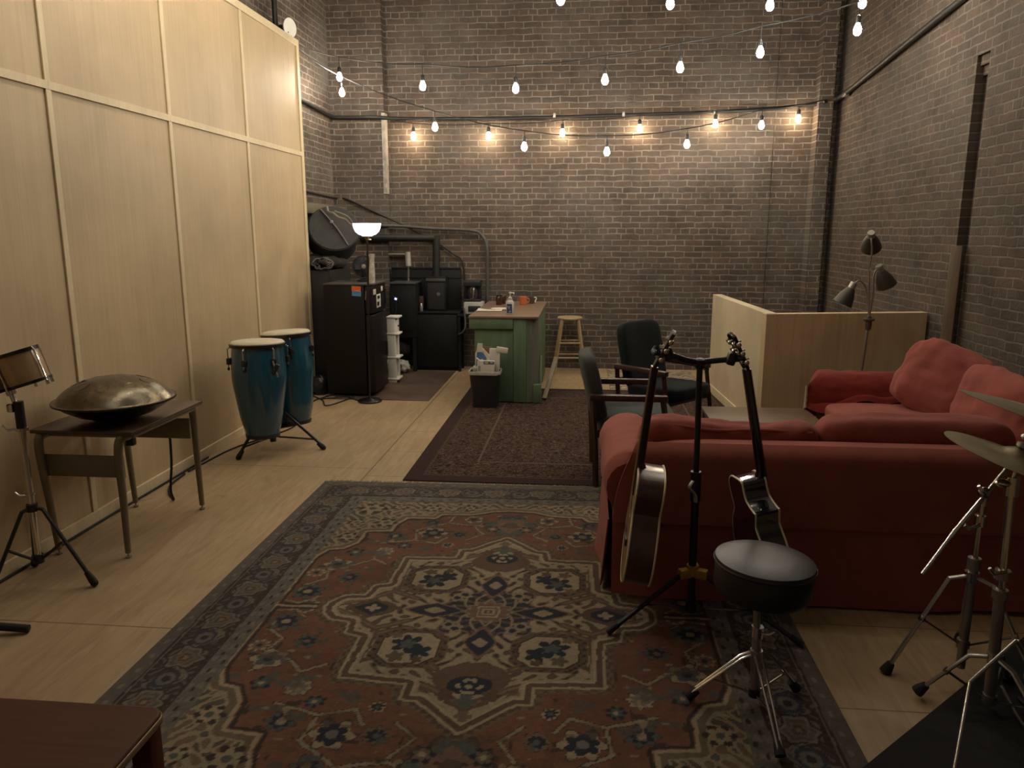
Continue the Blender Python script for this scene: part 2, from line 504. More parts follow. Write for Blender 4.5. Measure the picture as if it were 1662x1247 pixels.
pipe('bent_pipe', [at(540, 363, YB - .145), at(615, 366, YB - .145), at(650, 367, yb2), at(700, 371, yb2), at(764, 374, yb2), at(782, 382, yb2), at(790, 400, yb2), at(791, 430, yb2), at(791, 500, yb2)], .020, 'grey pipe bending down the brick just behind the coffee maker', 'pipe', plain('dull_grey_pipe', (.085, .08, .072), .6, .3))
pq = thing('elbow_pipe', 'thick black elbow pipe dropping behind the tall black cabinets', 'pipe')
MB().tube([at(585, 386, yb2 - .08), at(708, 387, yb2 - .08)], .045, 12).tube([at(708, 383, yb2 - .08), at(708, 460, yb2 - .08)], .045, 12).build('pipe_run', PIPE, pq)
pw = thing('silver_pipe', 'silver capped pipe standing behind the left black loudspeaker', 'pipe')
MB().tube([at(628, 413, yb2), at(660, 413, yb2)], .022, 10).tube([at(663, 430, yb2), at(663, 470, yb2)], .020, 10).build('pipe_run', DULLSTEEL, pw)
MB().cyl(at(662, 409, yb2), at(663, 432, yb2), .038).build('elbow_cap', plain('galvanised', (.5, .48, .43), .45, .5), pw)

# ------------------------------------------------------------------ rugs
def sdpoly(x, y, poly):
    P = np.array(poly, float); n = len(P)
    d = np.full(x.shape, 1e9); s = np.ones(x.shape)
    for i in range(n):
        a = P[i]; c = P[i - 1]
        ex, ey = c - a
        wx, wy = x - a[0], y - a[1]
        t = np.clip((wx * ex + wy * ey) / (ex * ex + ey * ey + 1e-12), 0, 1)
        d = np.minimum(d, (wx - ex * t) ** 2 + (wy - ey * t) ** 2)
        c1 = y >= a[1]; c2 = y < c[1]; c3 = ex * wy > ey * wx
        flip = (c1 & c2 & c3) | (~c1 & ~c2 & ~c3)
        s = np.where(flip, -s, s)
    return s * np.sqrt(d)
def sdline(x, y, pts):
    d = np.full(x.shape, 1e9)
    for (ax, ay), (cx_, cy_) in zip(pts[:-1], pts[1:]):
        ex, ey = cx_ - ax, cy_ - ay
        t = np.clip(((x - ax) * ex + (y - ay) * ey) / (ex * ex + ey * ey + 1e-12), 0, 1)
        d = np.minimum(d, np.hypot(x - ax - ex * t, y - ay - ey * t))
    return d
def vnoise(x, y, seed):
    r = np.random.RandomState(seed); G = r.rand(64, 64)
    xi = np.floor(x).astype(int); yi = np.floor(y).astype(int)
    fx = x - xi; fy = y - yi
    fx = fx * fx * (3 - 2 * fx); fy = fy * fy * (3 - 2 * fy)
    g = lambda i, j: G[i % 64, j % 64]
    return (g(xi, yi) * (1 - fx) + g(xi + 1, yi) * fx) * (1 - fy) + (g(xi, yi + 1) * (1 - fx) + g(xi + 1, yi + 1) * fx) * fy
TERRA, CRM, NAVY, TEAL, BRN, OLIVE, PINK, DKB, TAUPE = [np.array(c) for c in (
    (.150, .064, .038), (.255, .205, .130), (.018, .023, .032), (.068, .080, .072), (.085, .054, .035), (.125, .095, .058), (.150, .088, .060), (.036, .027, .022), (.132, .115, .096))]
def carpet_colors(u, v):
    hw, hl = 1.335, 1.74
    # hand-knotted wobble
    wu = u + .010 * (vnoise(u * 9, v * 9, 1) - .5) + .006 * (vnoise(u * 26, v * 26, 2) - .5)
    wv = v + .010 * (vnoise(u * 9 + 31, v * 9, 3) - .5) + .006 * (vnoise(u * 26, v * 26 + 9, 4) - .5)
    a, c = np.abs(wu), np.abs(wv)
    C = np.empty(u.shape + (3,)); C[:] = TERRA
    def paint(mask, col, k=1.0): C[mask] = C[mask] * (1 - k) + col * k
    def ell(x, y, cx_, cy_, rx, ry): return ((x - cx_) / rx) ** 2 + ((y - cy_) / ry) ** 2
    def petals(x, y, cx_, cy_, r, n, col, ph=0.0, depth=.45):
        dx, dy = x - cx_, y - cy_
        th = np.arctan2(dy, dx); rr = np.hypot(dx, dy)
        paint(rr < r * (1 - depth + depth * np.abs(np.cos(n * (th + ph) / 2))), col)
    def flower(x, y, cx_, cy_, r, outer, mid, core, n=7):
        petals(x, y, cx_, cy_, r, n, outer, 0, .55)
        petals(x, y, cx_, cy_, r * .72, n, mid, .4, .35)
        paint(np.hypot(x - cx_, y - cy_) < r * .27, core)
    # field: abrash, vines and palmettes
    paint(vnoise(u * 2, v * 14, 5) > .6, TERRA * np.array((.86, .84, .84)))
    vines = [[(.02, 1.12), (.2, 1.0), (.36, 1.04), (.52, .92), (.5, .78), (.68, .72)], [(.86, .52), (.74, .44), (.66, .52), (.58, .46)],
             [(.92, .2), (.83, .28), (.86, .4), (.74, .44)], [(.2, .98), (.14, .88), (.22, .8)], [(.95, .05), (.86, .03), (.80, .1)], [(.36, 1.04), (.34, 1.16)], [(.5, .78), (.38, .74), (.33, .82)]]
    for L in vines:
        d = sdline(a, c, L)
        paint(d < .0105, DKB); paint(d < .0075, CRM * .85)
    fl_list = [(.0, 1.02, .15, TEAL, PINK, BRN), (.42, .88, .085, CRM, NAVY, TAUPE), (.62, .82, .06, TEAL, NAVY, CRM), (.27, .87, .05, OLIVE, NAVY, TEAL), (.82, .44, .075, CRM, TEAL, NAVY),
               (.72, .30, .055, TEAL, NAVY, PINK), (.87, .14, .075, TEAL, NAVY, CRM), (.63, .62, .055, CRM, TAUPE, OLIVE), (.22, 1.10, .06, CRM, BRN, NAVY), (.45, 1.04, .055, TEAL, NAVY, OLIVE),
               (.54, .70, .04, NAVY, TEAL, CRM), (.90, .34, .05, CRM, PINK, NAVY), (.78, .60, .045, NAVY, TEAL, CRM), (.10, .96, .045, NAVY, OLIVE, CRM), (.82, .02, .05, CRM, BRN, TEAL), (.31, .72, .035, CRM, NAVY, TEAL)]
    for i, (x0, y0, r, o_, m_, k_) in enumerate(fl_list):
        flower(a, c, x0, y0, r * 1.1, DKB * 1.3, o_, o_, 5 + i % 4)
        flower(a, c, x0, y0, r, o_, m_, k_, 5 + i % 4)
    small = vnoise(a * 20, c * 20, 8)
    paint((small > .82), TEAL * .8 + BRN * .2, .8); paint((vnoise(a * 13, c * 30, 14) > .80), BRN, .55); paint((vnoise(a * 24 + 5, c * 24, 9) > .90), CRM, .6); paint((vnoise(a * 22, c * 22 + 7, 10) > .9), DKB, .8)
    # corner spandrels
    span = [(0, 1.25), (.12, 1.24), (.24, 1.18), (.42, 1.17), (.45, 1.11), (.62, 1.10), (.66, .98), (.66, .90), (.80, .88), (.81, .72), (.86, .64), (.93, .62), (.975, .5), (.975, 0), (-.1, 0), (-.1, 1.25)]
    sp = sdpoly(a, c, span)
    inner = (a < .975) & (c < 1.37)
    m = inner & (sp > 0)
    paint(m, CRM * .92)
    paint(m & (sp < .035), OLIVE); paint(inner & (np.abs(sp) < .008), CRM * 1.1); paint(inner & (np.abs(sp + .02) < .007), DKB)
    sw = np.sin(a * 46 + 2.4 * np.sin(c * 31)) * np.sin(c * 43 + 2.1 * np.sin(a * 37))
    mm = m & (sp > .045)
    paint(mm & (sw > .30), BRN); paint(mm & (sw > .62), TEAL); paint(mm & (sw < -.45), OLIVE); paint(mm & (sw < -.75), PINK)
    for x0, y0, r in ((.86, 1.24, .09), (.72, 1.02, .07), (.88, .80, .06), (.5, 1.27, .06), (.27, 1.29, .05), (.9, 1.02, .05), (.7, 1.28, .05)):
        flower(a, c, x0, y0, r, DKB, CRM, TEAL, 6)
    # central medallion
    med = [(0, .85), (.18, .67), (.235, .665), (.24, .565), (.50, .55), (.505, .245), (.575, .22), (.59, .125), (.68, .11), (.73, .05), (.735, 0), (.735, -.1), (-.1, -.1), (-.1, .85)]
    md = sdpoly(a, c, med)
    paint(np.abs(md - .022) < .016, OLIVE)
    ck = (np.floor(a * 40) + np.floor(c * 40)) % 2 == 0
    paint((np.abs(md - .022) < .014) & ck, BRN)
    paint(np.abs(md - .002) < .007, CRM * 1.1)
    ins = md < -.004
    paint(ins, CRM); paint(ins & (md > -.030), BRN * 1.1); paint(np.abs(md + .034) < .005, CRM * 1.2)
    sw2 = np.sin(a * 40 + 1.9 * np.sin(c * 35 + 1)) * np.sin(c * 37 + 1.7 * np.sin(a * 33))
    i2 = md < -.05
    paint(i2 & (sw2 > .45), BRN); paint(i2 & (sw2 > .74), OLIVE * .7); paint(i2 & (sw2 < -.55), OLIVE); paint(i2 & (sw2 < -.82), DKB)
    for L in ([(.0, .70), (.13, .60), (.22, .55), (.34, .53)], [(.34, .10), (.46, .17), (.58, .08), (.70, .02)], [(.15, .46), (.22, .40), (.15, .24), (.34, .16), (.45, .22)], [(.46, .20), (.47, .50)], [(.10, .72), (.19, .60)]):
        d = sdline(a, c, L); paint(i2 & (d < .020), BRN * 1.15); paint(i2 & (d < .006), OLIVE * 1.2)
    # brown cartouches above and below, with dark palmettes
    paint(ell(a, c, 0, .52, .15, .105) < 1, BRN * 1.15); paint(ell(a, c, 0, .565, .085, .062) < 1, NAVY)
    flower(a, c, 0, .57, .055, CRM, NAVY, CRM, 5); petals(a, c, 0, .665, .045, 5, TEAL); petals(a, c, .085, .63, .04, 5, BRN); petals(a, c, 0, .755, .035, 5, OLIVE)
    # four framed blossoms
    lx, ly = np.abs(a - .285), np.abs(c - .315)
    lob = np.maximum(np.maximum(lx / .155, ly / .15), (lx / .155 + ly / .15) / 1.55)
    paint(lob < 1.0, OLIVE); paint(lob < .96, BRN * 1.2); paint((lob < .96) & (lob > .84) & (((np.floor(a * 60) + np.floor(c * 60)) % 3) == 0), DKB); paint(lob < .80, DKB); paint(lob < .76, CRM * 1.1)
    lob2 = lob < .74
    petals(a, c, .30, .29, .075, 6, NAVY, .3, .5); petals(a, c, .24, .34, .055, 5, NAVY, 0, .5); petals(a, c, .30, .29, .038, 5, TEAL, .3); petals(a, c, .33, .385, .038, 5, OLIVE * .8); petals(a, c, .24, .40, .028, 5, BRN); petals(a, c, .36, .22, .03, 5, OLIVE)
    # dark lenses on the long axis
    paint(ell(a, c, .52, 0, .105, .072) < 1, BRN); paint(np.abs(a - .52) / .09 + np.abs(c) / .062 < 1, NAVY); petals(a, c, .52, 0, .034, 4, CRM, 0, .6)
    paint((np.abs(c) < .016) & (a > .40) & (a < .455), BRN)
    # centre star
    th = np.arctan2(c, a); rr = np.hypot(a, c * 1.05)
    star = .23 + .035 * np.cos(8 * th)
    paint(rr < star + .012, PINK); paint(rr < star, NAVY * 1.2)
    paint((rr < star - .012) & (np.sin(th * 16 + rr * 60) > .35), BRN * 1.1); paint((rr < star - .03) & (np.sin(th * 12 - rr * 85) > .72), CRM * .8)
    for dx, dy, rx, ry in ((.24, 0, .115, .058), (0, .26, .06, .10)):
        q = np.where(rx > ry, np.abs(a - dx) / rx + (np.abs(c - dy) / ry) ** 1.4, (np.abs(a - dx) / rx) ** 1.4 + np.abs(c - dy) / ry)
        paint(q < 1.25, PINK); paint(q < 1.05, NAVY); paint(q < .42, CRM * .9)
    for ang in (38, 52):
        x0, y0 = .20 * math.cos(math.radians(ang)), .20 * math.sin(math.radians(ang))
        petals(a, c, x0, y0, .04, 5, CRM * .8); paint(np.hypot(a - x0, c - y0) < .016, NAVY)
    paint(rr < .098 + .010 * np.cos(12 * th), CRM * .75); paint(rr < .088 + .010 * np.cos(12 * th), PINK * .9)
    sq = np.maximum(a * 1.0, c * .9)
    paint(sq < .048, CRM); paint(sq < .038, OLIVE); paint(sq < .026, CRM); paint(sq < .016, BRN); paint(sq < .007, CRM)
    # borders, from the field outwards
    e = np.minimum(hw - np.abs(u), hl - np.abs(v))         # distance from the edge
    along = np.where(hw - np.abs(u) < hl - np.abs(v), wv, wu)
    e2 = e + .006 * (vnoise(u * 15, v * 15, 12) - .5)
    paint(e2 < .365, TAUPE * .55 + TEAL * .45); paint((e2 < .36) & (e2 > .285) & (np.sin(along * 70 + 2 * np.sin(e2 * 90)) * np.sin(e2 * 90) > .35), TAUPE * 1.2)
    paint((e2 < .36) & (e2 > .285) & (np.sin(along * 52 + 1) * np.cos(e2 * 110) > .7), DKB)
    paint((e2 < .290), TAUPE); paint((e2 < .283), DKB * 1.15)
    # main border: rosettes joined by a running scroll
    per = .30
    s = (along / per - np.floor(along / per) - .5) * per
    s2 = ((along + per / 2) / per - np.floor((along + per / 2) / per) - .5) * per
    mbd = (e2 < .275) & (e2 > .085)
    mid = e2 - .18
    r1 = np.hypot(s * .92, mid * 1.05) * (1 + .13 * np.cos(6 * np.arctan2(mid, s)) + .12 * np.sin(3 * np.arctan2(mid, s) + along * 2))
    sc1 = mid - .06 * np.sin(along * 2 * math.pi / per + 1.2)
    sc2 = mid - .062 * np.sin(along * 4 * math.pi / per)
    lf = np.sin(along * 95 + 3 * np.sin(mid * 60)) * np.cos(mid * 75 + 2 * np.sin(along * 41))
    paint(mbd & (lf > .42), TAUPE * .75); paint(mbd & (lf < -.6), BRN * .8)
    paint(mbd & (np.abs(sc1) < .013), TAUPE * 1.15); paint(mbd & (np.abs(sc1) < .005), BRN)
    paint(mbd & (np.abs(sc2) < .008), TAUPE)
    paint(mbd & (r1 < .075), DKB); paint(mbd & (r1 < .066), TAUPE * 1.15); paint(mbd & (r1 < .053), TAUPE * .7); paint(mbd & (r1 < .038), CRM * .55); paint(mbd & (r1 < .026), BRN); paint(mbd & (r1 < .012), CRM * .7)
    r2_ = np.hypot(s2 * .9, mid * 1.1)
    paint(mbd & (r2_ < .052), NAVY * 1.8); paint(mbd & (r2_ < .038), TAUPE * .9); paint(mbd & (r2_ < .018), DKB)
    paint(e2 < .088, TAUPE); paint(e2 < .080, DKB); paint(e2 < .072, TAUPE * .78)
    paint((e2 < .066) & (e2 > .03) & (np.sin(along * 60) * np.sin(e2 * 110) > .55), TAUPE * 1.25)
    paint(e2 < .006, TAUPE * .9)
    wear = .78 + .44 * vnoise(u * 3.3, v * 3.3, 20) * .6 + .25 * (vnoise(u * 80, v * 80, 21) - .5)
    C *= wear[..., None]
    g = C.mean(axis=-1, keepdims=True)
    return np.clip(C * .9 + g * .1, 0, 1)
def carpet_mat():
    m, nt, b = _new('knotted_wool_carpet')
    at_ = N(nt, 'ShaderNodeAttribute', attribute_name='wool')
    v = coords(nt)
    fine = noise_n(nt, v, 260, 2)
    nt.links.new(mixc(nt, at_.outputs['Color'], ramp(nt, fine, [(.3, (.8, .8, .8)), (.7, (1.1, 1.1, 1.1))]), 1.0, 'MULTIPLY'), b.inputs['Base Color'])
    b.inputs['Roughness'].default_value = .95
    b.inputs['Specular IOR Level'].default_value = .1
    b.inputs['Sheen Weight'].default_value = .08
    bump(nt, b, fine, .5, .004)
    return m
rug = thing('patterned_carpet', 'large oriental carpet with a cream medallion on terracotta, lying nearest', 'rug', (-.40, 3.12, 0))
nx, ny = 446, 581
uu, vv = np.meshgrid(np.linspace(-1.335, 1.335, nx), np.linspace(-1.74, 1.74, ny))
co = np.empty((ny * nx, 3))
co[:, 0] = uu.ravel(); co[:, 1] = (vv + .028 * uu).ravel()
co[:, 2] = (.012 + .0016 * vnoise(uu * 3, vv * 3, 33) - .006 * ((np.abs(uu) > 1.332) | (np.abs(vv) > 1.737))).ravel()
idx = np.arange(nx * ny).reshape(ny, nx)
faces = np.stack([idx[:-1, :-1], idx[:-1, 1:], idx[1:, 1:], idx[1:, :-1]], -1).reshape(-1, 4)
me = bpy.data.meshes.new('pile')
me.vertices.add(nx * ny); me.vertices.foreach_set('co', co.ravel())
me.loops.add(faces.size); me.loops.foreach_set('vertex_index', faces.ravel().astype(np.int32))
me.polygons.add(len(faces)); me.polygons.foreach_set('loop_start', np.arange(0, faces.size, 4, dtype=np.int32))
me.update(calc_edges=True)
at_c = me.color_attributes.new('wool', 'FLOAT_COLOR', 'POINT')
cc = np.ones((nx * ny, 4)); cc[:, :3] = carpet_colors(uu, vv).reshape(-1, 3)
at_c.data.foreach_set('color', cc.ravel())
me.materials.append(carpet_mat())
o = bpy.data.objects.new('pile', me); COL.objects.link(o); o.parent = rug
MB().prism([(-1.335, -1.74 - .037), (1.335, -1.74 + .037), (1.335, 1.74 + .037), (-1.335, 1.74 - .037)], .001, .0065).build('backing', cloth('jute_backing', (.12, .10, .08)), rug, smooth=False)
random.seed(4)
b = MB()
for i in range(330):
    x = -1.33 + 2.66 * i / 329
    y = 1.74 + .028 * x
    dx = random.uniform(-.014, .014); L = random.uniform(.035, .06)
    b.tube([(x, y - .004, .009), (x + dx * .4, y + L * .5, .006), (x + dx, y + L, .003)], [.0035, .003, .002], 4)
b.build('fringe', cloth('wool_fringe', (.19, .165, .115)), rug)

def second_rug_mat():
    m, nt, b = _new('wine_red_carpet')
    tc = N(nt, 'ShaderNodeTexCoord'); sep = N(nt, 'ShaderNodeSeparateXYZ'); nt.links.new(tc.outputs['Object'], sep.inputs[0])
    X, Y = sep.outputs[0], sep.outputs[1]
    v = coords(nt, (1, 1, 1))
    vo = N(nt, 'ShaderNodeTexVoronoi', feature='DISTANCE_TO_EDGE'); vo.inputs['Scale'].default_value = 26; nt.links.new(v, vo.inputs['Vector'])
    vb = N(nt, 'ShaderNodeTexVoronoi'); vb.inputs['Scale'].default_value = 13; nt.links.new(v, vb.inputs['Vector'])
    n1 = noise_n(nt, v, 30, 3, .6, 2.0)
    col = ramp(nt, n1, [(.36, (.016, .010, .009)), (.47, (.046, .024, .019)), (.55, (.068, .038, .028)), (.63, (.125, .092, .066))])
    col = mixc(nt, col, (.10, .075, .054), ramp(nt, vo.outputs[0], [(.015, (.7, .7, .7)), (.05, (0, 0, 0))]))
    col = mixc(nt, col, (.015, .011, .011), ramp(nt, vb.outputs['Distance'], [(.2, (.75, .75, .75)), (.32, (0, 0, 0))]))
    ex = math_n(nt, 'SUBTRACT', 1.33, math_n(nt, 'ABSOLUTE', X)); ey = math_n(nt, 'SUBTRACT', 1.59, math_n(nt, 'ABSOLUTE', Y))
    e = math_n(nt, 'MINIMUM', ex, ey)
    col = mixc(nt, col, (.11, .082, .06), math_n(nt, 'LESS_THAN', math_n(nt, 'ABSOLUTE', math_n(nt, 'SUBTRACT', e, .46)), .009))
    col = mixc(nt, col, (.045, .027, .026), math_n(nt, 'LESS_THAN', e, .11))
    col = mixc(nt, col, (.075, .052, .042), math_n(nt, 'LESS_THAN', math_n(nt, 'ABSOLUTE', math_n(nt, 'SUBTRACT', e, .125)), .007))
    nt.links.new(col, b.inputs['Base Color']); b.inputs['Roughness'].default_value = .95; b.inputs['Specular IOR Level'].default_value = .1
    bump(nt, b, noise_n(nt, v, 220, 2), .5, .004)
    return m
r2 = MB().box((0, 0, .005), (2.66, 3.18, .009), None, .003).build('wine_red_carpet', second_rug_mat())
r2.location = (.115, 6.50, 0)
tag(r2, 'dark wine red carpet under the chairs, behind the medallion carpet', 'rug')
def scroll_rug_mat():
    m, nt, b = _new('beige_scroll_rug')
    v = coords(nt)
    w = N(nt, 'ShaderNodeTexWave', wave_type='RINGS'); w.inputs['Scale'].default_value = 3.2; w.inputs['Distortion'].default_value = 9; w.inputs['Detail'].default_value = 2; w.inputs['Detail Scale'].default_value = 2.2
    nt.links.new(v, w.inputs['Vector'])
    nt.links.new(ramp(nt, w.outputs['Fac'], [(.3, (.13, .085, .05)), (.45, (.33, .27, .18)), (.8, (.40, .33, .23))]), b.inputs['Base Color'])
    b.inputs['Roughness'].default_value = .95
    return m
r3 = MB().box((0, 0, .005), (1.0, 1.1, .009), None, .003).build('scroll_rug', scroll_rug_mat()); r3.location = (.80, 8.72, 0)
tag(r3, 'small beige rug with brown scrolls beyond the dark chair', 'rug')
mt = MB().box((0, 0, .003), (1.0, 1.66, .005), None, .001).build('floor_mat', plain('worn_red_brown_mat', (.085, .052, .038), .7, 0, .35, 3.0)); mt.location = (-2.04, 8.22, 0)
tag(mt, 'worn reddish brown mat between the fridge and the black cabinets', 'mat')
e0, e1 = Vector((.931, 2.245, 0)), Vector((1.801, 3.056, 0)); ed = (e1 - e0).normalized(); en = Vector((ed.y, -ed.x, 0))
p0 = e0 - ed * .75; p1 = e0 + ed * 1.62
b = MB(); b.prism([(q.x, q.y) for q in (p0, p1, p1 + en * 1.25, p0 + en * 1.25)], .0145, .021)
tag(b.build('drum_mat', plain('black_drum_carpet', (.010, .009, .009), .95, bump_s=.3), smooth=False), 'black drum mat set askew under the cymbal stands', 'mat')
# ------------------------------------------------------------------ string lights
BULBG = glow('lit_bulb', BULB_COLOR, BULB_POWER)
WIRE = plain('black_wire', (.012, .012, .012), .6)
def bulb_mesh():
    b = MB(); b.lathe([(.002, -.058), (.016, -.054), (.026, -.042), (.031, -.026), (.030, -.010), (.022, .012), (.015, .028), (.0135, .034)], 12)
    return b
def string_light(label, bulbs, ends, drop, mat=None, scale=1.0):
    t = thing('string_light', label, 'string light', (0, 0, 0), 0, None)
    pts = [Vector(ends[0])]
    for i, q in enumerate(bulbs):
        b = bulb_mesh().build('bulb', mat or BULBG, t); b.location = q; b.scale = (scale,) * 3
        s = MB().lathe([(.0135, .030), (.019, .034), (.021, .07), (.017, .085), (.006, .092)], 12).build('socket', BLACKPL, b)
        top = Vector(q) + Vector((0, 0, drop))
        MB().tube([(0, 0, .088), (0, 0, drop / scale)], .004, 6).build('drop_wire', WIRE, b)
        pts.append(top)
    pts.append(Vector(ends[1]))
    out = [pts[0]]
    for p, q in zip(pts[:-1], pts[1:]):
        for j in range(1, 7):
            f = j / 6
            out.append(p.lerp(q, f) - Vector((0, 0, 4 * f * (1 - f) * .022 * (q - p).length)))
    MB().tube(out, .006, 6).build('cable', WIRE, t)
    return t
yw = YB - .115
s1 = [at(x, y, yw) for x, y in ((671, 219), (793, 219), (913, 214), (1038, 207), (1161, 199), (1296, 191))]
string_light('string of six orange glowing bulbs hanging close against the back brick wall', s1, [(-2.38, yw + .04, 3.0), (2.50, yw - .08, 3.06)], .13, glow('lit_amber_bulb', (1.0, .74, .46), BULB_POWER * .5))
s2 = [at(x, y, Y) for (x, y), Y in zip(((555, 148), (706, 204), (851, 236), (985, 244), (1115, 232), (1236, 201)), (8.6, 8.5, 8.5, 8.65, 8.8, 8.98))]
string_light('sagging string of six bulbs dipping lowest, in front of the wall bulbs', s2, [(-2.85, 7.70, 3.44), at(1338, 162, 9.12)], .15)
s3 = [at(x, y, Y) for (x, y), Y in zip(((551, 123), (686, 137), (837, 141), (982, 127), (1104, 107), (1234, 82), (1392, 45)), (8.45, 7.9, 7.5, 7.3, 7.15, 6.9, 6.55))]
string_light('string of seven bulbs rising from the partition corner towards the right wall', s3, [(-2.85, 7.70, 3.47), (2.80, 6.0, 4.05)], .19)
s4 = [at(x, y, Y) for (x, y), Y in zip(((910, -5), (1088, 2), (1250, 5), (1400, 1), (1552, -1)), (6.1, 6.3, 6.5, 6.7, 6.9))]
string_light('topmost string of bulbs, cut by the upper edge of the photo', [at(560, -70, 5.9), at(735, -25, 6.0)] + s4, [(-2.86, 5.7, 4.1), (2.80, 7.1, 3.95)], .19)

string_light('short added string of unseen bulbs high along the near partition, out of the frame', [Vector((-2.05, 2.5 + .80 * i, 3.95 - .02 * (4 - (i - 2) ** 2))) for i in range(5)], [(-2.6, 1.6, 4.4), (-2.6, 6.2, 4.4)], .19)  # added string, never in view, to light the near partition and left floor
string_light('added string of unseen bulbs crossing overhead above the sofas, out of the frame', [Vector((-2.1 + .92 * i, 4.35 + .12 * i, 3.90 - .10 * (1 - ((i - 2.5) / 2.5) ** 2))) for i in range(6)], [(-2.86, 4.3, 4.2), (2.80, 5.2, 4.25)], .19)  # added string, never in view, to brighten the low wall and foreground
# ------------------------------------------------------------------ clip lamp and pole above the partition
q = Vector((-2.875, 7.60, 3.585))
t = thing('clamp_lamp', 'small lamp with a white round reflector clipped on top of the partition end', 'lamp', q)
MB().lathe([(.012, -.10), (.034, -.09), (.036, -.02), (.03, 0)], 18, frame_z((.93, -.36, -.05))).build('lamp_body', BLACKM, t)
MB().lathe([(.03, 0), (.075, .012), (.088, .035), (.082, .036), (.03, .012)], 24, frame_z((.93, -.36, -.05))).build('reflector', WHITE, t)
MB().box((0, 0, -.06), (.03, .035, .05), None, .004).tube([(0, 0, -.03), (0, 0, .0)], .01, 8).build('clamp', BLACKM, t)
tag(MB().tube([(-2.99, 7.6, 0), (-2.99, 7.6, HC)], .026, 10).build('upright_pipe', PIPE), 'black upright pipe rising behind the partition corner beside the clip lamp', 'pipe')

# ------------------------------------------------------------------ left side: bongo, desk, handpan, congas
BOL = wood('light_drum_wood', (.40, .255, .125), (.50, .33, .17), .3, (3, 3, 14), 2, coat=.5)
SKIN = plain('drum_skin', (.62, .55, .42), .55, var=.08)
Yb = 3.2
pole0, pole1 = fl(60, 916), at(30, 655, Yb)
pole0.y = Yb; pole0.x = pole1.x + .0
base = Vector((pole0.x, Yb, 0))
t = thing('bongo_stand', 'chrome and black tripod stand holding the small wooden drum at the left edge', 'drum stand', base)
ztop = pole1.z
MB().cyl((0, 0, .14), (0, 0, ztop - .06), .0145).build('lower_pole', CHROME, t)
MB().cyl((0, 0, ztop - .13), (0, 0, ztop + .01), .021).build('sleeve', BLACKPL, t)
b = MB().cyl((0, 0, ztop - .13), (0, 0, ztop - .115), .026).tube([(-.015, 0, ztop - .12), (-.05, -.02, ztop - .125), (-.075, -.02, ztop - .10)], .006, 8)
b.build('wing_clamp', CHROME, t)
MB().box((-.03, -.01, ztop - .02), (.03, .03, .04), None, .006).build('clamp_block', CHROME, t)
ptop = at(8, 590, Yb) - base
MB().tube(spline([(-.004, 0, ztop - .03), (-.03, 0, ztop + .05), (ptop.x + .01, 0, ptop.z - .02)], 4), .011, 10).build('upper_pole', CHROME, t)
MB().tube([(0, 0, .46), (0, -.0, .47)], .02, 10).tube([(0, 0, .455), (-.04, -.02, .46), (-.06, -.02, .475)], .006, 8).build('height_clamp', CHROME, t)
zl = .395
MB().cyl((0, 0, zl - .015), (0, 0, zl + .02), .025).build('leg_collar', BLACKM, t)
MB().cyl((0, 0, .12), (0, 0, .16), .024).build('brace_collar', BLACKM, t)
for ang in (3, 133, 250):
    d = Vector((math.cos(math.radians(ang)), math.sin(math.radians(ang)), 0))
    L = (fl(166, 938) - base).length
    foot = d * L + Vector((0, 0, .02))
    top = d * .02 + Vector((0, 0, zl))
    sh = d * .10 + Vector((0, 0, zl - .09))
    lg = MB().tube([top, d * .05 + Vector((0, 0, zl - .005)), foot], .0095, 8).build('leg', BLACKM, t)
    dd = (foot - top).normalized()
    MB().tube([foot - dd * .06 + Vector((0, 0, .004)), foot - dd * .01], [.013, .019], 10).sphere(foot, .019, 10).build('rubber_foot', RUBBER, lg)
    MB().tube([d * .02 + Vector((0, 0, .14)), top.lerp(foot, .45)], .0075, 6).build('brace', BLACKM, t)
# the pair of drums on it
ang = math.radians(16.5)
e1_, e3_ = Vector((math.cos(ang), 0, math.sin(ang))), Vector((-math.sin(ang) * .98, -.05, math.cos(ang)))
e2_ = e3_.cross(e1_).normalized()
dc = at(6, 607, Yb - .02)
t = thing('bongo_drums', 'pale wooden bongo pair tilted on its chrome stand at the left edge', 'drum', dc)
BM_ = basis(e1_, e2_, e3_)
RIM = plain('black_chrome', (.05, .048, .045), .25, .8)
for sx, r in ((1, .086), (-1, .104)):
    M = BM_ @ T((sx * (r + .018), 0, 0))
    MB().lathe([(r * .99, -.07), (r * 1.02, 0), (r * .97, .072)], 28, M, True).build('shell', BOL, t, label='pale wooden drum shell')
    hd = MB().lathe([(0, .084), (r * .9, .083), (r, .078), (r * .99, .070)], 28, M).build('head', SKIN, t)
    MB().lathe([(r * 1.0, .066), (r * 1.06, .066), (r * 1.07, .082), (r * 1.02, .082)], 28, M, False).build('top_hoop', RIM, t)
    MB().lathe([(r * 1.0, -.078), (r * 1.10, -.078), (r * 1.10, -.064), (r * 1.0, -.064)], 28, M, False).build('bottom_hoop', RIM, t)
    for a in (-8, 62, 118, 180, 232):
        p = Vector((math.cos(math.radians(a)), math.sin(math.radians(a)), 0)) * r
        MB().tube([M @ (p * 1.03 + Vector((0, 0, .08))), M @ (p * 1.13 + Vector((0, 0, .06))), M @ (p * 1.09 + Vector((0, 0, -.10)))], .0045, 6).cyl(M @ (p * 1.09 + Vector((0, 0, -.10))), M @ (p * 1.09 + Vector((0, 0, -.082))), .007, None, 8).build('tuning_rod', CHROME, t)
MB().box((0, 0, 0), (.05, .075, .085), BM_, .008).box(tuple(BM_ @ Vector((.0, -.055, -.01))), (.05, .04, .06), BM_, .01).build('centre_block', DULLSTEEL, t)

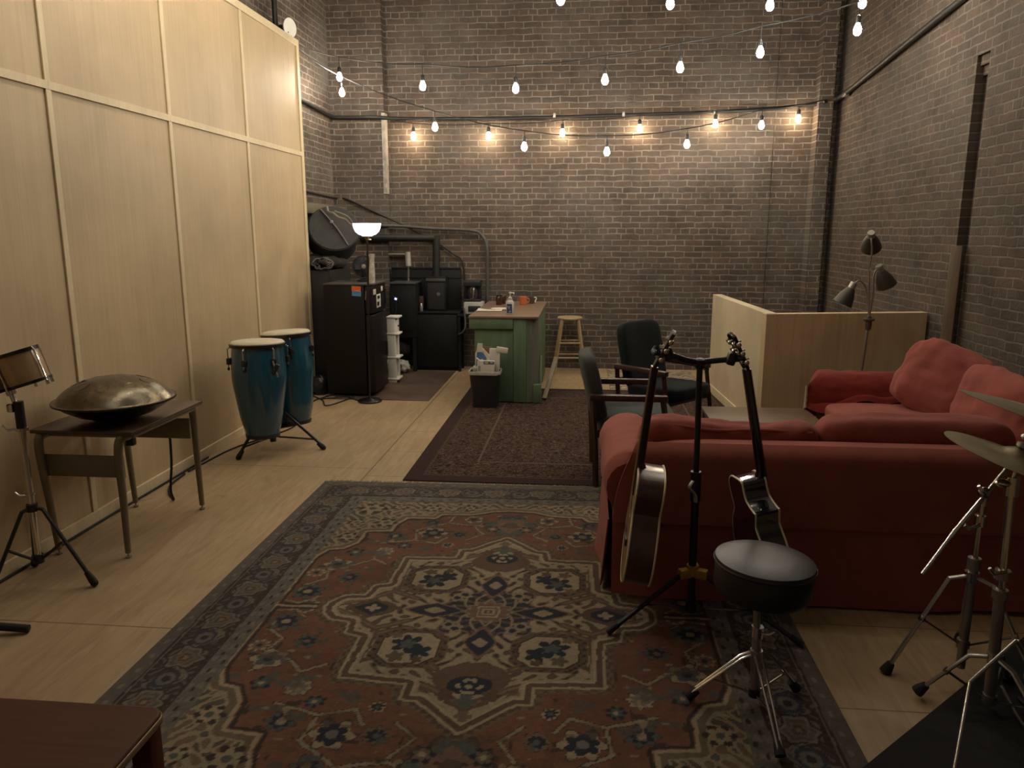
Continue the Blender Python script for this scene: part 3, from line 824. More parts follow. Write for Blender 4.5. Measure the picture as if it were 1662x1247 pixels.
# another stand whose foot pokes into view
t = thing('microphone_stand', 'black stand whose single rubber foot pokes in at the left edge', 'stand', (-2.66, 2.72, 0))
MB().cyl((0, 0, .05), (0, 0, 1.3), .011).build('pole', BLACKM, t)
MB().cyl((0, 0, .07), (0, 0, .13), .02).build('leg_hub', BLACKM, t)
for d in (Vector((.335, .06, 0)), Vector((-.12, .28, 0)), Vector((-.12, -.3, 0))):
    lg = MB().tube([(0, 0, .10), d * .75 + Vector((0, 0, .03)), d + Vector((0, 0, .018))], .011, 8).build('leg', BLACKM, t)
    MB().tube([d * .62 + Vector((0, 0, .035)), d * .99 + Vector((0, 0, .0185))], .0175, 10).build('rubber_foot', RUBBER, lg)

# school desk
DTOP = wood('walnut_laminate', (.060, .036, .022), (.095, .058, .035), .32, (3, 20, 20), 1.5, .3)
DLEG = plain('bronze_grey_enamel', (.185, .158, .108), .42, .2, .1)
DX0, DX1, DY0, DY1, DZ = -2.765, -2.225, 3.475, 4.20, .70
t = thing('school_desk', 'low desk with a dark laminate top and grey metal legs by the partition', 'desk', ((DX0 + DX1) / 2, (DY0 + DY1) / 2, 0))
cx_, cy_ = t.location.x, t.location.y
hx, hy = (DX1 - DX0) / 2, (DY1 - DY0) / 2
MB().bx(-hx, hx, -hy, hy, DZ - .02, DZ, .004).build('desktop', DTOP, t)
MB().bx(-hx + .02, hx - .02, -hy + .05, hy - .05, DZ - .045, DZ - .021, .004).build('under_frame', DLEG, t)
for sx, sy in ((1, -1), (1, 1), (-1, 1), (-1, -1)):
    foot = {(1, -1): Vector((-2.352, 3.545, 0)), (1, 1): Vector((-2.315, 4.262, 0)), (-1, 1): Vector((-2.745, 4.262, 0)), (-1, -1): Vector((-2.745, 3.555, 0))}[(sx, sy)] - Vector((cx_, cy_, 0))
    top = Vector((sx * (hx - .05), sy * (hy - .06), DZ - .03))
    kn = Vector((foot.x * .35 + top.x * .65 , sy * (hy - .005) , DZ - .075))
    lg = MB().tube(spline([top + Vector((0, -sy * .12, 0)), top, kn, kn.lerp(foot, .5), foot + Vector((0, 0, .03))], 6), [.022] * 12 + [.022 - .007 * i / 12 for i in range(13)], 12).build('leg', DLEG, t)
    MB().cyl(foot + Vector((0, 0, .003)), foot + Vector((0, 0, .011)), .016).cyl(foot + Vector((0, 0, .01)), foot + Vector((0, 0, .032)), .005).build('glide', DULLSTEEL, lg)
for y, z0, z1 in ((-hy + .035, .45, .565), (hy - .03, .475, .60)):
    MB().bx(-hx + .035, hx - .075, y - .006, y + .006, z0, z1, .004).build('end_panel', DLEG, t)

# handpan
HP = None
def handpan_mat():
    m, nt, b = _new('tarnished_steel')
    v = coords(nt)
    f = noise_n(nt, v, 6, 6, .7, .8)
    nt.links.new(ramp(nt, f, [(.3, (.085, .075, .058)), (.55, (.17, .145, .10)), (.78, (.34, .26, .14))]), b.inputs['Base Color'])
    b.inputs['Metallic'].default_value = 1.0
    nt.links.new(ramp(nt, noise_n(nt, v, 9, 4), [(.3, (.18,) * 3), (.7, (.36,) * 3)]), b.inputs['Roughness'])
    bump(nt, b, f, .15, .01)
    return m
hpm = handpan_mat()
hc = Vector((-2.465, 3.74, .808))
t = thing('handpan', 'lens-shaped brass coloured steel handpan resting on the laminate desk', 'handpan', hc)
R_ = .295
up = [(0.0, .122), (.04, .1215), (.08, .117), (.12, .109), (.16, .097), (.20, .080), (.235, .058), (.262, .034), (.280, .012), (.287, .0055), (R_, .0045)]
MB().lathe([(r, z) for r, z in reversed(up)], 56, None, True).build('top_shell', hpm, t)
for k in range(8):
    a = 2 * math.pi * k / 8 + .3
    p = Vector((math.cos(a) * .17, math.sin(a) * .17, .0935))
    nrm = Vector((math.cos(a) * .42, math.sin(a) * .42, 1)).normalized()
    MB().lathe([(.042, .0), (.034, .0016), (.022, .0014), (.018, .0003), (.004, .0)], 18, frame_z(nrm, p - nrm * .0015)).build('tone_field', hpm, t)
MB().lathe([(R_, -.0045), (.285, -.006), (.25, -.034), (.19, -.070), (.11, -.098), (.05, -.106), (.01, -.107)], 56).build('bottom_shell', hpm, t)
MB().lathe([(R_ - .012, -.0045), (R_ + .004, -.0045), (R_ + .004, .0045), (R_ - .012, .0045)], 56, None, False).build('rim_band', plain('black_rim_band', (.02, .018, .015), .4, .3), t)

# cords
def cord(label, pts, r=.005, k=8, mat=RUBBER, name='floor_cable'):
    return tag(MB().tube(spline(pts, k), r, 8).build(name, mat), label, 'cord')
pl = thing('power_adapter', 'small black adapter hanging under the desk by its thin cord', 'adapter', (-2.60, 4.05, .50))
MB().box((0, 0, 0), (.05, .04, .08), None, .008).build('adapter_body', BLACKPL, pl)
MB().tube(spline([(0, 0, .04), (.0, .0, .12), (.01, .02, .154)], 6), .004, 6).build('cord', RUBBER, pl)
cord('black cord dropping from the desk end panel to the floor by the partition', [(-2.50, 4.11, .645), (-2.47, 4.22, .55), (-2.52, 4.32, .30), (-2.56, 4.35, .09), (-2.57, 4.39, .010), (-2.66, 4.50, .007), (-2.74, 4.66, .007), (-2.77, 4.9, .007)], .0075)
cord('second thin cord lying along the foot of the partition, nearer the bongo', [(-2.795, 2.0, .008), (-2.80, 2.9, .008), (-2.798, 3.5, .008), (-2.802, 4.1, .008), (-2.798, 4.7, .008), (-2.80, 5.3, .008)], .0075)
cord('black cord running from the conga stand to the partition end', [(-2.77, 4.95, .008), (-2.73, 5.5, .007), (-2.62, 5.85, .007), (-2.5, 6.25, .007), (-2.6, 6.9, .007), (-2.68, 7.3, .007), (-2.55, 7.62, .007)], .006)

# congas
BLUE = None
def conga_mat():
    m, nt, b = _new('blue_lacquer')
    v = coords(nt, (6, 6, .8))
    f = noise_n(nt, v, 5, 5, .6)
    nt.links.new(ramp(nt, f, [(.3, (.004, .046, .085)), (.7, (.008, .088, .145))]), b.inputs['Base Color'])
    b.inputs['Roughness'].default_value = .28
    b.inputs['Coat Weight'].default_value = .8
    b.inputs['Coat Roughness'].default_value = .07
    return m
CONGA = conga_mat()
def conga(label, base, top, rt, rb, rod_angles, badge=None):
    base = Vector(base); top = Vector(top)
    t = thing('conga_drum', label, 'conga', base)
    d = top - base; L = d.length
    M = frame_z(d)
    prof = [(rb, 0), (rb * 1.07, L * .06), (rb * 1.28, L * .2), (rt * .93, L * .40), (rt * 1.03, L * .58), (rt * 1.045, L * .70), (rt * 1.02, L * .84), (rt * .97, L * .965)]
    ps = spline([(r, 0, z) for r, z in prof], 5)
    MB().lathe([(p.x, p.z) for p in ps], 48, M).build('shell', CONGA, t)
    MB().lathe([(0, L + .012), (rt * .8, L + .013), (rt * .96, L + .008), (rt * 1.03, L - .004), (rt * 1.03, L - .012), (rt * .98, L - .012)], 48, M, False).build('head', SKIN, t)
    MB().lathe([(rt * .98, L - .034), (rt * 1.06, L - .034), (rt * 1.07, L - .012), (rt * 1.02, L - .010)], 48, M, False).build('hoop', BLACKM, t)
    MB().lathe([(rb * .98, -.004), (rb * 1.04, -.004), (rb * 1.07, .022), (rb * 1.0, .024)], 40, M, False).build('bottom_band', BLACKM, t)
    for a in rod_angles:
        u = Vector((math.cos(math.radians(a)), math.sin(math.radians(a)), 0))
        rod = MB().tube([M @ (u * rt * 1.05 + Vector((0, 0, L - .035))), M @ (u * rt * 1.13 + Vector((0, 0, L - .045))), M @ (u * rt * 1.12 + Vector((0, 0, L - .19)))], .0055, 8).build('tuning_rod', CHROME, t)
        MB().box(tuple(M @ (u * rt * 1.085 + Vector((0, 0, L - .135)))), (.035, .035, .05), rot('Z', a), .009).cyl(M @ (u * rt * 1.12 + Vector((0, 0, L - .20))), M @ (u * rt * 1.12 + Vector((0, 0, L - .18))), .009, None, 6).build('lug', BLACKM, rod)
    if badge is not None:
        u = Vector((math.cos(math.radians(badge)), math.sin(math.radians(badge)), 0))
        sd = Vector((-u.y, u.x, 0))
        bm_ = basis(sd, Vector((0, 0, 1)), u)
        P0 = M @ (u * rt * 1.043 + Vector((0, 0, L * .80)))
        bd = MB().box(tuple(P0), (.04, .07, .006), bm_, .002).build('badge', plain('pewter_badge', (.30, .29, .26), .4, .8), t)
        MB().lathe([(.012, 0), (.012, .005), (.006, .006)], 20, T(P0) @ bm_ @ T((0, .012, .001))).box(tuple(P0 + Vector((0, 0, -.02)) + u * .002), (.028, .012, .006), bm_).build('badge_mark', BLACKM, bd)
    return t
c1b, c1t = Vector((-2.375, 5.34, .175)), Vector((-2.385, 5.365, .882))
conga('nearer blue conga with cream head, left of the pair by the partition', c1b, c1t, .187, .118, (183, 243, 303, 3, 63, 123))
c2b, c2t = Vector((-2.272, 5.72, .185)), Vector((-2.318, 5.745, .905))
conga('farther blue conga with a small badge, half hidden behind the nearer one', c2b, c2t, .180, .120, (-78, -4, 58, 118, 178, 238), -44)
mk = thing('hanging_mallet', 'short black strap handle hanging against the nearer conga front', 'strap', at(447, 600, 5.145))
MB().box((0, 0, 0), (.035, .02, .085), rot('Y', 28), .008).build('handle_grip', BLACKPL, mk)
MB().cyl((.016, -.004, -.055), (-.018, .004, .06), .006).build('rod', DULLSTEEL, mk)
hub = Vector((-2.395, 5.56, 0))
t = thing('conga_stand', 'low black tripod stand cradling the two blue congas', 'drum stand', hub)
MB().cyl((0, 0, .075), (0, 0, .62), .016).build('centre_post', BLACKM, t)
MB().cyl((0, 0, .07), (0, 0, .14), .024).build('leg_hub', BLACKM, t)
for px_, py_ in ((387, 743), (525, 727), None or (418, 700)):
    ft = fl(px_, py_, .015) - hub if (px_, py_) != (418, 700) else Vector((-.20, .36, .015))
    tp = ft * .18; tp.z = .33
    lg = MB().tube([tp, ft + Vector((0, 0, .01))], .012, 8).build('leg', BLACKM, t)
    d = (ft - tp).normalized()
    MB().tube([ft - d * .06, ft - d * .005], [.016, .022], 10).sphere(ft, .02, 10).build('rubber_foot', RUBBER, lg)
    MB().tube([(0, 0, .11), tp.lerp(ft, .78)], .007, 6).build('brace', BLACKM, t)
for c_ in (c1b, c2b):
    q = c_ - hub; q.z = .165
    MB().tube([(0, 0, .17), (q.x * .5, q.y * .5, .168), (q.x, q.y, .165)], .011, 8).build('cradle_arm', BLACKM, t)

# ------------------------------------------------------------------ nook: fridge, torchiere, cabinets
FR = plain('black_fridge_enamel', (.008, .008, .0075), .5, 0, .12, 3, .1, 300, spec=.25)
FRD = plain('black_fridge_door', (.011, .0085, .008), .45, 0, .12, 3, .1, 300, spec=.3)
fx0, fx1, fy0, fy1, fh = -2.62, -2.20, 7.52, 8.04, 1.155
t = thing('refrigerator', 'short black two-door refrigerator facing right at the partition end', 'refrigerator', ((fx0 + fx1) / 2, (fy0 + fy1) / 2, 0))
ox, oy = t.location.x, t.location.y
MB().bx(fx0 - ox, fx1 - ox, fy0 - oy, fy1 - oy, .03, fh - .012, .006).build('body', FR, t)
MB().bx(fx0 - ox - .004, fx1 - ox + .10, fy0 - oy - .005, fy1 - oy + .005, fh - .011, fh + .008, .005).build('top_panel', plain('dark_grey_top', (.06, .058, .055), .45), t)
for z0, z1 in ((.04, .845), (.86, fh - .016)):
    d = MB().bx(fx1 - ox + .008, fx1 - ox + .085, fy0 - oy + .0, fy1 - oy - .0, z0, z1, .012, 3).build('door', FRD, t)
    MB().bx(fx1 - ox + .086, fx1 - ox + .10, fy1 - oy - .05, fy1 - oy - .02, (z0 + z1) / 2 - .08, (z0 + z1) / 2 + .08, .006).build('handle', BLACKPL, d)
for x in (fx0 + .05, fx1 - .05):
    for y in (fy0 + .05, fy1 - .05):
        MB().cyl((x - ox, y - oy, 0), (x - ox, y - oy, .032), .018).build('foot', BLACKPL, t)
yf = fy0 - .002
def on_side(x0, y0, x1, y1):
    a, c = at(x0, y0, yf), at(x1, y1, yf)
    return a, c
a, c = on_side(570.5, 464.5, 586, 481)
t = thing('fridge_sticker', 'small orange and blue picture card stuck on the side of the fridge', 'card', ((a.x + c.x) / 2, yf - .0015, (a.z + c.z) / 2))
w_, h_ = abs(c.x - a.x), abs(a.z - c.z)
tl = rot('Y', 4)
MB().box((0, 0, h_ * .24), (w_, .002, h_ * .5), tl).build('orange_half', plain('orange_print', (.62, .13, .045), .5, var=.05), t)
MB().box((w_ * .015, 0, -h_ * .26), (w_, .002, h_ * .48), tl).build('blue_half', plain('blue_print', (.08, .24, .46), .5, var=.05), t)
MB().tube(spline([(-w_ * .45, -.0012, -h_ * .10), (0, -.0012, h_ * .03), (w_ * .45, -.0012, -h_ * .06)], 5), .0045, 6, flat=(1, .2)).build('white_arc', WHITE, t)
tag(MB().box(tuple(at(593.5, 480, yf)), (.014, .0015, .09), rot('Y', 5)).build('paper_slip', plain('dull_paper', (.10, .095, .08), .8)), 'narrow dull slip of paper stuck beside the orange card', 'paper')
xd = fx1 + .0865
def on_door(y, z, h, w, mat, label, name='magnet'):
    return tag(MB().box((xd + .0015, y, z), (.002, w, h), None, .0005).build(name, mat), label, 'magnet')
PAPER = plain('white_paper', (.56, .53, .46), .8, var=.05)
on_door(7.60, 1.075, .055, .10, PAPER, 'small white magnet at the top near edge of the fridge door')
on_door(7.88, 1.09, .05, .07, PAPER, 'small white magnet at the top far edge of the fridge door')
t = tag(MB().box((xd + .0015, 7.74, .975), (.002, .16, .135), None, .0005).build('photo_strip', PAPER), 'white photo strip on the fridge door below the two magnets', 'photo')
MB().box((xd + .003, 7.74, 1.01), (.001, .09, .03)).box((xd + .003, 7.72, .945), (.001, .08, .04)).build('picture', BLACKPL, t)

# torchiere lamp
tb = Vector((-2.12, 7.32, 0))
bw = at(596, 383, 7.32)
t = thing('torchiere_lamp', 'floor lamp with a glowing white bowl shade in front of the fridge', 'floor lamp', tb)
MB().lathe([(.118, 0), (.12, .012), (.11, .022), (.04, .036), (.014, .05)], 36).build('base', plain('black_lamp_enamel', (.012, .012, .012), .25, .2), t)
tx, ty = bw.x - tb.x, 0
MB().tube([(0, 0, .045), (tx, ty, bw.z - .03)], .010, 10).build('pole', BLACKM, t)
MB().lathe([(.008, -.045), (.03, -.02), (.05, -.004), (.04, .004)], 24, T((tx, ty, bw.z))).build('holder', plain('brass_holder', (.45, .36, .2), .35, .8), t)
MB().cyl((tx + .02, -.02, bw.z - .034), (tx + .045, -.04, bw.z - .034), .007).build('switch', WHITE, t)
prof = [(.045, 0), (.085, .016), (.112, .042), (.128, .075), (.134, .118), (.128, .118), (.121, .075), (.105, .046), (.078, .022), (.040, .008)]
MB().lathe(prof, 40, T((tx, ty, bw.z))).build('bowl_shade', glow('lit_opal_glass', (1.0, .93, .80), 5.0), t)

# things on the fridge
q = Vector((-2.29, 7.86, fh + .008))
t = thing('desk_fan', 'round black desk fan standing on top of the fridge', 'fan', q)
MB().lathe([(.075, 0), (.078, .01), (.05, .02), (.012, .03)], 24).build('base', BLACKPL, t)
MB().cyl((0, 0, .025), (0, 0, .08), .012).build('stem', BLACKPL, t)
FM = frame_z((.25, -.96, .08), (0, 0, .15))
b = MB()
for r, z in ((.115, .03), (.115, -.03)): b.tube([FM @ Vector((r * math.cos(a_), r * math.sin(a_), z)) for a_ in [2 * math.pi * i / 36 for i in range(36)]], .006, 6, True)
for i in range(32):
    a_ = 2 * math.pi * i / 32
    b.tube([FM @ Vector((.025 * math.cos(a_), .025 * math.sin(a_), .045)), FM @ Vector((.08 * math.cos(a_), .08 * math.sin(a_), .042)), FM @ Vector((.115 * math.cos(a_), .115 * math.sin(a_), .03))], .0018, 4)
b.build('grille', BLACKPL, t)
MB().lathe([(.001, -.035), (.105, -.034), (.112, -.02), (.001, -.02)], 32, FM).build('rear_cover', BLACKPL, t)
MB().lathe([(.001, .05), (.022, .048), (.026, .04)], 20, FM).build('hub_cap', DULLSTEEL, t)
for i in range(4):
    MB().box(tuple(FM @ (rot('Z', i * 90) @ Vector((.055, 0, 0)))), (.075, .06, .003), FM.to_3x3().to_4x4() @ rot('Z', i * 90) @ rot('X', 25), .001).build('blade', BLACKPL, t)
MB().lathe([(.045, -.09), (.05, -.03), (.04, .0)], 20, FM).build('motor', BLACKPL, t)
q = Vector((-2.145, 7.62, fh + .008))
t = thing('paper_roll', 'tall crumpled pale grey paper roll standing on the fridge beside the fan', 'paper roll', q)
b = MB(); b.lathe([(.030, 0), (.032, .06), (.026, .13), (.022, .2), (.03, .255), (.034, .29), (.02, .29)], 18)
for v in b.bm.verts: v.co += Vector((.012 * (v.co.z / .29), 0, 0)) + Vector((1, 1, 0)) * .012 * noise.noise(v.co * 22)
b.build('roll', plain('crumpled_paper', (.40, .37, .31), .6, .0, .3, 30, .4, 50), t)
q = at(647, 452, 8.1); 
# dark heap behind the fridge
DARKC = cloth('black_canvas', (.022, .021, .020), .85, 300, .3)
t = thing('wardrobe_case', 'tall black road case standing in the dark behind the partition', 'case', (-2.82, 8.05, 0))
MB().bx(-.20, .20, -.30, .42, .04, 1.28, .012).build('body', plain('black_case', (.011, .011, .0105), .6), t)
for x in (-.2, .2):
    MB().bx(x - .008, x + .008, -.308, -.292, .04, 1.28, .003).build('edge_strip', BLACKM, t)
for x in (-.15, .15):
    for y in (-.25, .35): MB().cyl((x - .015, y, .02), (x + .015, y, .02), .02).build('caster', RUBBER, t)
def lump(c, s, seed, amp=.05, fr=5, M=None, p=2.6): return MB().soft(c, s, M, p, 12, amp, fr, seed)
t = tag(lump((-2.80, 8.14, 1.355), (.44, .62, .15), 3, .035, 7).build('cloth_bundle', cloth('dark_grey_cloth', (.05, .045, .038), .9, 200, .5)), 'crumpled dark cloth bundle on the road case', 'cloth')
cs = Vector((-2.69, 8.12, 1.635))
t = thing('drum_case', 'big round black drum case propped above the fridge', 'case', cs)
CM = frame_z((.35, -.80, .50))
CASE = plain('dusty_black_fibre', (.030, .029, .027), .62, 0, .35, 6, .15, 60)
MB().lathe([(.001, -.15), (.245, -.15), (.26, -.135), (.26, .06)], 40, CM).build('body', CASE, t)
MB().lathe([(.255, .02), (.268, .02), (.268, .145), (.255, .16), (.001, .165)], 40, CM).build('lid', CASE, t)
MB().tube(spline([CM @ Vector(p) for p in ((-.12, .22, .165), (-.03, .08, .180), (.05, -.05, .176), (.13, -.21, .166))], 6), .009, 6, flat=(1.6, .5)).build('strap', plain('grey_strap', (.085, .08, .07), .7), t)
MB().box(tuple(CM @ Vector((-.02, .06, .176))), (.03, .03, .012), CM.to_3x3().to_4x4(), .003).build('buckle', DULLSTEEL, t)
random.seed(9)
pts = [at(531, 336, 8.0), at(533, 344, 7.85), at(541, 346, 7.80), at(548, 352, 7.82), at(560, 356, 7.86), at(566, 362, 7.9), at(573, 368, 7.95), at(578, 378, 8.0)]
tag(MB().tube(spline(pts, 6), .012, 7).tube(spline([pts[2] + Vector((.02, -.02, .02)), pts[4] + Vector((.03, -.02, .03)), pts[6] + Vector((.0, -.02, .04))], 6), .008, 6).build('rope', cloth('frayed_rope', (.24, .21, .16))), 'frayed pale rope draped over the drum case', 'rope')
lp = []
for i in range(46):
    a_ = i * .62
    c0 = at(524, 428, 7.75)
    lp.append(c0 + Vector((.085 * math.cos(a_) * (1 + .3 * math.sin(i * 1.7)), .05 * math.sin(i * 2.3), .055 * math.sin(a_) + .012 * math.cos(i * 3.1))))
tag(MB().tube(spline(lp, 4), .006, 6).build('cable_coil', plain('grey_cable', (.085, .078, .065), .6)), 'tangled coil of grey cable below the drum case', 'cable')
tag(MB().bx(XL, XL + .14, 7.85, YB, 1.865, 1.965, .004).build('wall_ledge', wood('greenish_timber', (.13, .115, .075), (.18, .16, .105))), 'old greenish timber ledge on the left brick wall above the drum case', 'ledge')
t = thing('black_bag', 'dark bag lying on the floor in the gap beside the fridge', 'bag', (-2.73, 7.66, 0))
MB().soft((0, 0, .10), (.18, .24, .20), None, 2.6, 10, .02, 8, 5).build('bag_body', plain('shiny_black_vinyl', (.012, .012, .012), .3), t)
MB().tube(spline([(.0, -.04, .18), (.03, -.10, .21), (.06, -.12, .17)], 6), .006, 6).build('bag_handle', DULLSTEEL, t)
cord('black cord looping on the floor at the foot of the fridge', [(-2.79, 7.52, .007), (-2.72, 7.44, .007), (-2.60, 7.30, .007), (-2.5, 7.08, .007), (-2.43, 7.16, .007), (-2.37, 7.36, .008), (-2.33, 7.47, .008), (-2.40, 7.50, .008), (-2.52, 7.42, .008), (-2.68, 7.35, .009)], .006)
cord('short cord stub beside the floor lamp base', [(-2.62, 7.47, .016), (-2.50, 7.50, .016), (-2.40, 7.46, .017), (-2.30, 7.38, .007), (-2.24, 7.33, .007)], .006)

# narrow white shelf behind the fridge
t = thing('white_shelf', 'narrow white shelf unit with a small drawer behind the fridge', 'shelf', (-2.125, 8.36, 0))
for y in (-.075, .075): MB().bx(-.05, .045, y - .012, y + .012, 0, .735, .006).build('side_panel', WHITE, t)
for z in (.035, .28, .545, .73): MB().bx(-.055, .085 if z > .1 else .075, -.095, .095, z, z + .022, .008).build('shelf_board', WHITE, t)
d = MB().bx(-.04, .055, -.06, .06, .575, .715, .004).build('drawer', WHITE, t)
MB().sphere((.062, -.0, .64), .012, 10).build('knob', BLACKPL, d)
t = thing('glowing_charger', 'tiny blue glowing charger screen on a dark cord behind the fridge', 'charger', at(642, 486, 8.45))
MB().box((0, 0, 0), (.045, .015, .055), rot('Y', 20), .004).build('charger_case', BLACKPL, t)
MB().box((.004, -.009, .006), (.026, .003, .022), rot('Y', 20)).build('screen', glow('blue_screen', (.25, .3, 1.0), 3.0), t)
MB().tube(spline([(0, 0, -.025), (.005, 0, -.1), (-.02, .01, -.2), (-.05, .02, -.27)], 6), .004, 6).build('cord', RUBBER, t)
# speakers and cabinets along the back
BC = plain('black_cabinet_paint', (.010, .0105, .0095), .6, 0, .25, 3, spec=.25)
yc = YB - .05
ax = lambda x, Y: at(x, 480, Y).x
t = thing('black_cabinet', 'low black cabinet standing against the back brick wall', 'cabinet', (ax(711, yc - .14), yc - .14, 0))
w2 = (ax(748, yc - .28) - ax(674, yc - .28)) / 2
MB().bx(-w2, w2, -.14, .14, .03, .70, .004).build('body', BC, t)
MB().bx(-w2 - .015, w2 + .015, -.155, .14, .70, .725, .004).build('cabinet_top', BC, t)
MB().bx(-w2 + .02, w2 - .02, -.155, -.141, .05, .685, .004).build('door', BC, t)
MB().bx(-w2 + .02, w2 - .02, -.12, .12, 0, .03).build('plinth', BC, t)
zt = .726
t = thing('backing_board', 'wide black board leaning on the brick behind the loudspeakers', 'board', (ax(692, yc - .03), yc - .022, zt))
w3 = (ax(748, yc - .03) - ax(637, yc - .03)) / 2
MB().bx(-w3, w3, -.012, .02, 0, .515, .003).build('board_panel', BC, t)
MB().bx(-w3, w3, -.02, -.012, .385, .40, .001).bx(-w3, w3, -.02, -.012, .495, .515, .001).build('batten', BC, t)
yl = yc - .165
x0, x1 = ax(690, yl - .12), ax(722, yl - .12)
t = thing('loudspeaker', 'upright black loudspeaker with a small silver badge on the low cabinet', 'loudspeaker', ((x0 + x1) / 2, yl + .03, zt))
w4 = (x1 - x0) / 2
MB().bx(-w4, w4, -.08, .085, .0, .415, .008).build('speaker_case', BC, t)
g = MB().bx(-w4 + .02, w4 - .02, -.088, -.079, .02, .34, .003).build('grille', plain('black_speaker_cloth', (.018, .018, .017), .9, 0, .2, 80, .6, 600), t)
MB().bx(-w4, w4, -.092, -.08, .355, .39, .004).build('control_strip', plain('grey_strip', (.05, .05, .046), .5), t)
MB().lathe([(.022, 0), (.022, .004), (.014, .006), (.004, .003)], 20, frame_z((0, -1, 0), (.03, -.088, .205))).build('badge', plain('silver_badge', (.22, .22, .2), .4, .7), t)
x0, x1 = ax(632, 8.95), ax(674, 8.95)
t = thing('side_cabinet', 'black side cabinet in shade between the fridge and low cabinet', 'cabinet', ((x0 + x1) / 2, 9.12, 0))
w5 = (x1 - x0) / 2 - .004
MB().bx(-w5, w5, -.15, .21, .42, 1.06, .006).build('body', BC, t)
MB().bx(-w5 - .01, w5 + .008, -.165, .21, 1.06, 1.08, .004).build('cabinet_top', plain('dark_grey_ledge', (.05, .05, .045), .5), t)
MB().bx(-w5 + .05, w5 - .04, -.158, -.149, .50, .98, .004).build('door', BC, t)
for x in (-w5 + .03, w5 - .03):
    for y in (-.12, .18): MB().bx(x - .02, x + .02, y - .02, y + .02, 0, .42).build('leg', BC, t)
tag(MB().box(tuple(at(680, 490, 9.20)), (.115, .012, .14), None, .002).build('red_card', plain('dull_red_card', (.055, .022, .016), .7)), 'dull dark red card propped beside the loudspeaker', 'card')
t = thing('spray_bottle', 'small white bottle standing on the low black cabinet', 'bottle', tuple(Vector((ax(683.5, yc - .25), yc - .25, zt))))
MB().lathe([(.018, 0), (.02, .01), (.019, .05), (.010, .065)], 16).build('bottle_body', plain('dark_bottle_label', (.16, .16, .15), .4), t)
MB().lathe([(.010, .064), (.012, .07), (.009, .092), (.003, .098)], 12).build('cap', WHITE, t)
t = thing('trash_bag', 'crumpled white plastic bag slumped under the black side cabinet', 'bag', (-2.22, 8.90, 0))
MB().soft((0, 0, .085), (.30, .2, .17), None, 2.4, 12, .03, 9, 8).build('bag_body', plain('thin_white_plastic', (.42, .40, .35), .35), t)
tag(lump((-2.27, 9.12, .27), (.30, .22, .22), 6, .02, 8).build('dark_bundle', DARKC), 'dark cloth bundle behind the white plastic bag', 'bundle')
# coffee maker on a little table beside the counter
q = at(767, 503, 9.15)
t = thing('side_table', 'small dark table in the gap between the cabinet and green counter', 'table', (q.x, 9.18, 0))
TZ = .70
MB().bx(-.17, .17, -.14, .14, TZ - .03, TZ, .003).build('tabletop', BC, t)
for x in (-.15, .15):
    for y in (-.12, .12): MB().bx(x - .014, x + .014, y - .014, y + .014, 0, TZ - .03).build('leg', BC, t)
t = thing('appliance_box', 'white appliance with dark front grille under the coffee maker', 'appliance', (q.x + .02, 9.16, TZ))
MB().bx(-.115, .115, -.10, .10, 0, .145, .012).build('case', plain('off_white_case', (.42, .41, .37), .45), t)
MB().bx(-.06, .09, -.106, -.098, .03, .10, .004).build('front_panel', BLACKPL, t)
t = thing('coffee_maker', 'black coffee maker with a silver front, behind the counter left end', 'coffee maker', (q.x, 9.17, TZ + .146))
MB().bx(-.10, .10, -.07, .09, 0, .03, .006).build('base', BLACKPL, t)
MB().bx(-.10, .10, .03, .09, .03, .24, .006).build('back_column', BLACKPL, t)
MB().bx(-.105, .105, -.08, .09, .185, .255, .008).build('filter_housing', BLACKPL, t)
MB().lathe([(.05, .031), (.066, .06), (.064, .12), (.045, .17), (.045, .178)], 24, T((0, -.02, 0))).build('carafe', plain('carafe_glass', (.03, .03, .03), .08, 0, .1, coat=1.0), t)
MB().tube(spline([(.02, -.08, .165), (.03, -.12, .15), (.02, -.115, .06), (.01, -.085, .05)], 5), .010, 8).build('carafe_handle', DULLSTEEL, t)
cord('grey cable drooping from the low cabinet side beside the counter', [at(753, 500, 9.0), at(755, 520, 8.98), at(755, 532, 8.96), at(750, 540, 8.96), at(744, 543, 9.05)], .011, 6, plain('grey_hose', (.08, .08, .075), .5), 'grey_hose')
# ------------------------------------------------------------------ green counter and what is on it
def green_mat():
    m, nt, b = _new('chipped_green_paint')
    v = coords(nt)
    vs = coords(nt, (7, 7, 1.2))
    col = ramp(nt, noise_n(nt, vs, 2.5, 6, .65), [(.25, (.075, .125, .070)), (.55, (.105, .165, .095)), (.8, (.145, .205, .125))])
    worn = ramp(nt, noise_n(nt, v, 3.2, 6, .7), [(.6, (0, 0, 0)), (.72, (.55, .55, .55))])
    col = mixc(nt, col, (.11, .10, .075), worn)
    sm = ramp(nt, noise_n(nt, vs, 1.2, 4), [(.6, (0, 0, 0)), (.75, (.35, .35, .35))])
    col = mixc(nt, col, (.19, .25, .175), sm)
    nt.links.new(col, b.inputs['Base Color']); b.inputs['Roughness'].default_value = .5
    bump(nt, b, noise_n(nt, vs, 5, 5), .25, .004)
    return m
GREEN = green_mat()
GREYW = wood('weathered_grey_plank', (.095, .10, .085), (.155, .155, .13), .75, (12, 12, 1.2), 2)
CX0, CX1, CYF, CYK, CZT = -1.105, -.44, 7.34, 8.97, .87
t = thing('bar_counter', 'green painted wooden bar counter with a brown top', 'counter', ((CX0 + CX1) / 2, (CYF + CYK) / 2, 0))
ox, oy = t.location.x, t.location.y
def C(x0, x1, y0, y1, z0, z1, bev=.003): return (x0 - ox, x1 - ox, y0 - oy, y1 - oy, z0, z1, bev)
